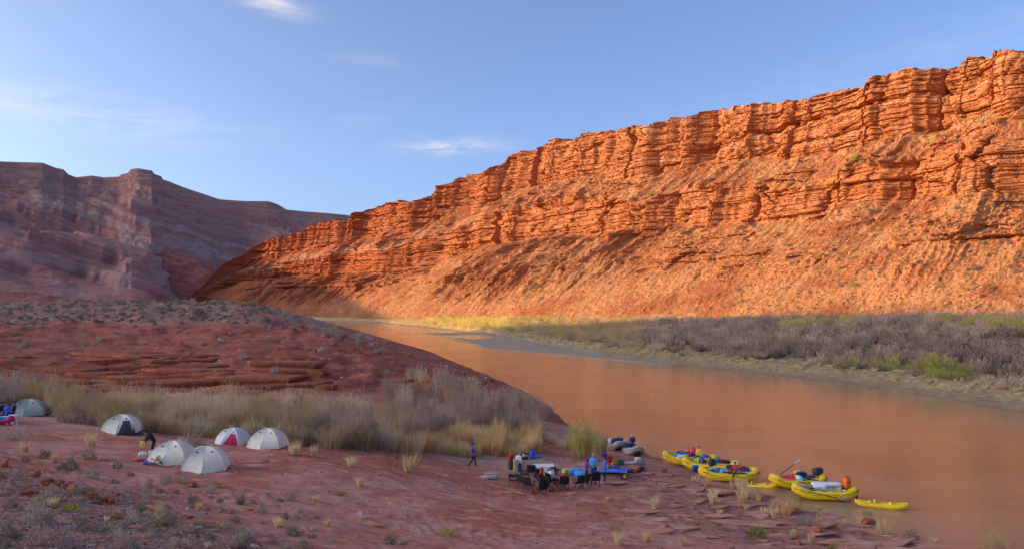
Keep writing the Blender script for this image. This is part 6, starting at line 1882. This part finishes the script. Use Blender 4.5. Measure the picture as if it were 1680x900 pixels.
drybag(G(952, 783), -.2, 'light blue pack with black straps, end nearest the purple jacket', SKYB, L=.9, r_=.25)
tp = empty('blue_tarp', G(1003, 776), -.15, 'bright blue tarp spread over a pile beside the standing trio', 'tarp')
part('sheet', tp, [sheet(lambda u, v: ((u - .5) * 2.3, (v - .5) * 1.5, .34 * math.exp(-(((u - .55) / .3) ** 2 + ((v - .55) / .28) ** 2)) + .03 + .035 * math.sin(11 * u + 5 * v) * math.sin(7 * v) + .03), 20, 14, .015)], TARP)
part('load', tp, [blob(1.0, .7, .44, (.1, .05, .16), .7, 4, .04)], DGREY)
bucket(G(1000, 757), 'red bucket behind the bright blue tarp', RED, RED, .22, .46)
drybag(G(992, 752), 0, 'purple and red stuff bag behind the red bucket', C('indigo_cloth', (.10, .05, .40), rough=.7), L=.55, r_=.2, up=True)
cooler(G(1017, 763), .2, 'dark green cooler behind the bright blue tarp', GREEN, GREEN, s=(.55, .42, .45))
drybag(G(1008, 765), .5, 'orange dry bag between the tarp and the green cooler', ORANGE, L=.55, r_=.15)
bd = empty('drift_board', G(1030, 762), .35, 'long pale board lying on the sand below the grey raft', 'board')
part('plank', bd, [bevbox(2.6, .35, .06, (0, 0, .03), .015)], C('weathered_board', (.45, .40, .37), rough=.9)); part('plank', bd, [bevbox(1.3, .3, .05, (.6, .15, .095), .015)], WHITE)
drybag(G(1047, 757), .1, 'white dry bag lying at the end of the pale board', WHITE, L=.6, r_=.18)
heap('gear_pile', G(1036, 776), .1, 'dark heap of straps and shoes on the slickrock beyond the tarp', 'gear', [('bag', BLACK, (.5, .4, .3), (-.5, 0, .12), .8), ('bag', DGREY, (.5, .4, .32), (0, .05, .13), .8), ('shoe', RED, (.34, .2, .18), (.25, -.12, .08), .8), ('strap', BLACK, (.5, .3, .2), (.6, .1, .1), .8)])
drybag(G(1052, 772), .4, 'grey stuff bag beside the dark heap of straps', DGREY, L=.55, r_=.15)
bucket(G(1025, 784), 'small yellow bucket on the slickrock', YELP, YELP, .10, .26)
mt = empty('dark_mat', G(1026, 787), 0, 'dark mat lying below the small yellow bucket', 'mat'); part('sheet', mt, [sheet(lambda u, v: ((u - .5) * .8, (v - .5) * .4, .03 + .02 * math.sin(9 * u)), 8, 4, .02)], MAROON); part('hem', mt, [tube([(-.4, -.2, .04), (.4, -.2, .045)], .012, 4)], BLACK)
for i, (px, py, rz, L_, lb) in enumerate(((801, 785, .12, 1.1, 'flat pale stone slab lowest of the small pile beside the walker'), (806, 780, .1, .9, 'flat pale stone slab on top of the small pile beside the walker'))):
    p = G(px, py)
    o = link('stone_slab', mesh_of('stone_slab', [blob(L_, .42, .20, (0, 0, .10), .5, i, .05)], M_PALE), None, p, (0, 0, rz)); tag(o, lb, 'rock')
dw = link('driftwood', mesh_of('driftwood', [tube([(-.5, .12, .05), (-.2, .1, .07), (.15, -.05, .06), (.5, -.25, .04)], [.05, .06, .05, .025], 7), tube([(-.2, .1, .07), (-.05, .25, .12)], [.03, .012], 5)], M_WOOD), None, G(847, 809), (0, 0, -.2), (1.1, 1.1, 1.1)); tag(dw, 'pale driftwood stick on the red sand by the camp chairs', 'driftwood')

# ------------------------------------------------------------------ around the tents
bp = G(250, 748)
person(bp, PI * .72, 'lean', 'person in black leaning over bags beside the cream tents', BLACK, BLACK, 'hood', BLACK, bulk=1.25)
drybag(bp + Vector((-.38, -.34, .55)), 0, 'yellow stuff bag held by the person in black', YELP, L=.42, r_=.16, up=True)
drybag(bp + Vector((.10, -.35, 0)), .4, 'white stuff bag at the feet of the person in black', WHITE, L=.45, r_=.17, up=True)
drybag(bp + Vector((-.42, -.30, 0)), .2, 'white stuff bag lying before the person in black', WHITE, L=.5, r_=.17)
for px, py, m, lb in ((232, 757, RED, 'red'), (238, 760, BLUE, 'blue'), (227, 756, C('patterned_cloth', (.55, .25, .12), rough=.9, var=.7, scale=25), 'patterned orange')):
    heap('clothes_pile', G(px, py), px * .1, lb + ' clothes on the ground beside the person in black', 'clothes', [('fold', m, (.42, .30, .14), (0, 0, .06), .8), ('sleeve', m, (.36, .12, .09), (.2, .1, .04), .9)])
drybag(G(275, 762), .3, 'small red stuff bag at the corner of the foremost cream tents', RED, L=.35, r_=.13)
heap('yellow_cloth', G(234, 703), .2, 'yellow cloth drying on twigs beside the open tent', 'clothes', [('fold', YELP, (.45, .3, .16), (0, 0, .45), .8), ('hem', YELP, (.3, .2, .2), (.15, 0, .35), .9)])
heap('lilac_jacket', G(268, 707), .2, 'lilac jacket drying on twigs behind the tents', 'jacket', [('body', C('lilac_cloth', (.26, .22, .50), rough=.8), (.6, .35, .22), (0, 0, .35), .8), ('sleeve', C('lilac_cloth', (.26, .22, .50)), (.4, .14, .12), (.35, .1, .32), .9)])
heap('yellow_sandals', G(210, 712), 0, 'small yellow thing before the open tent', 'shoes', [('sandal', YELP, (.22, .1, .07), (-.08, 0, .03), .8), ('sandal', YELP, (.22, .1, .07), (.1, .04, .03), .8)])
def hung(px, py, d, label, m, name='shirt', w=.55, h=.75, tilt=.0, sl=True, m2=None):
    p = at(px, py, d)
    t = empty(name, p, 0, label, 'clothes'); t.rotation_euler = (0, tilt, random.uniform(-.3, .3))
    part('body', t, [sheet(lambda u, v: ((u - .5) * w * (1 - .15 * v), .06 * math.sin(u * 7) + .05 * v, -h * v), 7, 7, .02)], m)
    if sl:
        for s in (-1, 1): part('sleeve', t, [tube([(s * w * .45, 0, -.05), (s * w * .62, .03, -.25), (s * w * .60, .05, -.48)], [.08, .07, .05], 7)], m2 or m)
    else: part('hem', t, [tube([(-w * .42, .1, -h), (0, .06, -h), (w * .42, .1, -h)], .018, 5)], m2 or m)
    return t
hung(581, 692, 60.8, 'navy shirt hanging on the thicket', NAVY, 'shirt', .38, .85, .45)
hung(613, 692, 60.6, 'green shirt hanging on the thicket', GREEN, 'shirt', .34, .6, -.5)
hung(593, 708, 60.4, 'white towel hanging low on the thicket', WHITE, 'towel', .40, .62, 0, False)
hung(556, 709, 60.4, 'blue and green jacket hanging low on the thicket', C('deep_blue_cloth', (.02, .05, .32), rough=.8), 'jacket', .55, .60, .1, True, C('jacket_green', (.03, .25, .12), rough=.8))
# the party at the left edge
for (px, py, rz, lb, m, hm) in ((4, 690, -PI * .7, 'person in a black jacket sitting at the left edge of the camp', BLACK, HAIRD), (11, 691, PI * .95, 'person in a blue shirt sitting between two dark jackets at the left edge', BLUE, C('auburn_hair', (.16, .06, .03), rough=.7)), (22, 688, PI * .6, 'person in a dark teal jacket sitting at the left edge', C('dark_teal_cloth', (.02, .05, .09), rough=.8), HAIRD)):
    p = G(px, py)
    st_ = empty('camp_stool', p, rz, 'low black stool under the ' + lb[0].upper().lower() + lb[1:].split(' sitting')[0], 'stool')
    part('seat', st_, [bevbox(.38, .34, .05, (0, 0, .40), .02)], BLACK)
    for sx in (-1, 1): part('leg', st_, [tube([(sx * .17, -.14, 0), (-sx * .15, .12, .38)], .014, 5), tube([(sx * .17, .14, 0), (-sx * .15, -.12, .38)], .014, 5)], DGREY)
    person(p, rz, 'sit', lb, m, DGREY, 'hair', hm, bulk=1.15)
cooler(G(3, 693), .1, 'blue cooler with white lid at the left edge of the camp', SKYB, SKYB, s=(.7, .42, .42))
bucket(G(10, 694), 'white bucket between the blue cooler and the red bags', WHITE, WHITE, .17, .42)
cooler(G(22, 694), .2, 'white box behind the red bag at the left edge', WHITE, WHITE, s=(.5, .4, .55))
drybag(G(19, 697), .2, 'red dry bag standing before the white box', CRIM, L=.6, r_=.2, up=True)
drybag(G(5, 698), .5, 'red dry bag lying before the blue cooler', CRIM, L=.8, r_=.17)

# ------------------------------------------------------------------ bake the people: skin and clothes by nearest bone
bpy.context.view_layer.update()
dg = bpy.context.evaluated_depsgraph_get()
baked = [(o, bpy.data.meshes.new_from_object(o.evaluated_get(dg)), J, s, tm, bm_, sl) for (o, J, s, tm, bm_, sl) in PEOPLE]
for (o, me, J, s, tm, bm_, sl) in baked:
    o.modifiers.clear(); o.data = me
    me.materials.clear()
    for m in (SKIN, tm, bm_, SHOE): me.materials.append(m)
    n = len(me.polygons); cen = np.zeros(n * 3); me.polygons.foreach_get('center', cen); cen = cen.reshape(-1, 3) / s
    best = np.full(n, 9.0); reg = np.zeros(n, int)
    for a, b in BONES:
        A, B_ = np.array(J[a]), np.array(J[b]); e = B_ - A
        t_ = np.clip((cen - A) @ e / (e @ e), 0, 1); dd = np.linalg.norm(cen - A - t_[:, None] * e, axis=1)
        ra, rb_ = [(RAD[k] if k in RAD else RAD[k[0]]) for k in (a, b)]
        dd = dd - (ra * (1 - t_) + rb_ * t_)
        k = 1
        if b in ('hed', 'top') : k = 0
        elif a[0] == 'w' and len(a) == 2: k = 0
        elif b[0] in 'pk' and len(b) == 2 or b[0] == 'a' and len(b) == 2: k = 2
        elif b[0] == 't' and len(b) == 2: k = 3
        m_ = dd < best; best = np.where(m_, dd, best); reg = np.where(m_, k, reg)
    for s_ in 'LR':                              # fingers
        h_ = np.array(J['h' + s_]); reg = np.where(np.linalg.norm(cen - h_, axis=1) < .085, 0, reg)
    me.polygons.foreach_set('material_index', reg.astype(np.int32))
    me.polygons.foreach_set('use_smooth', np.full(n, True))
    me.update()
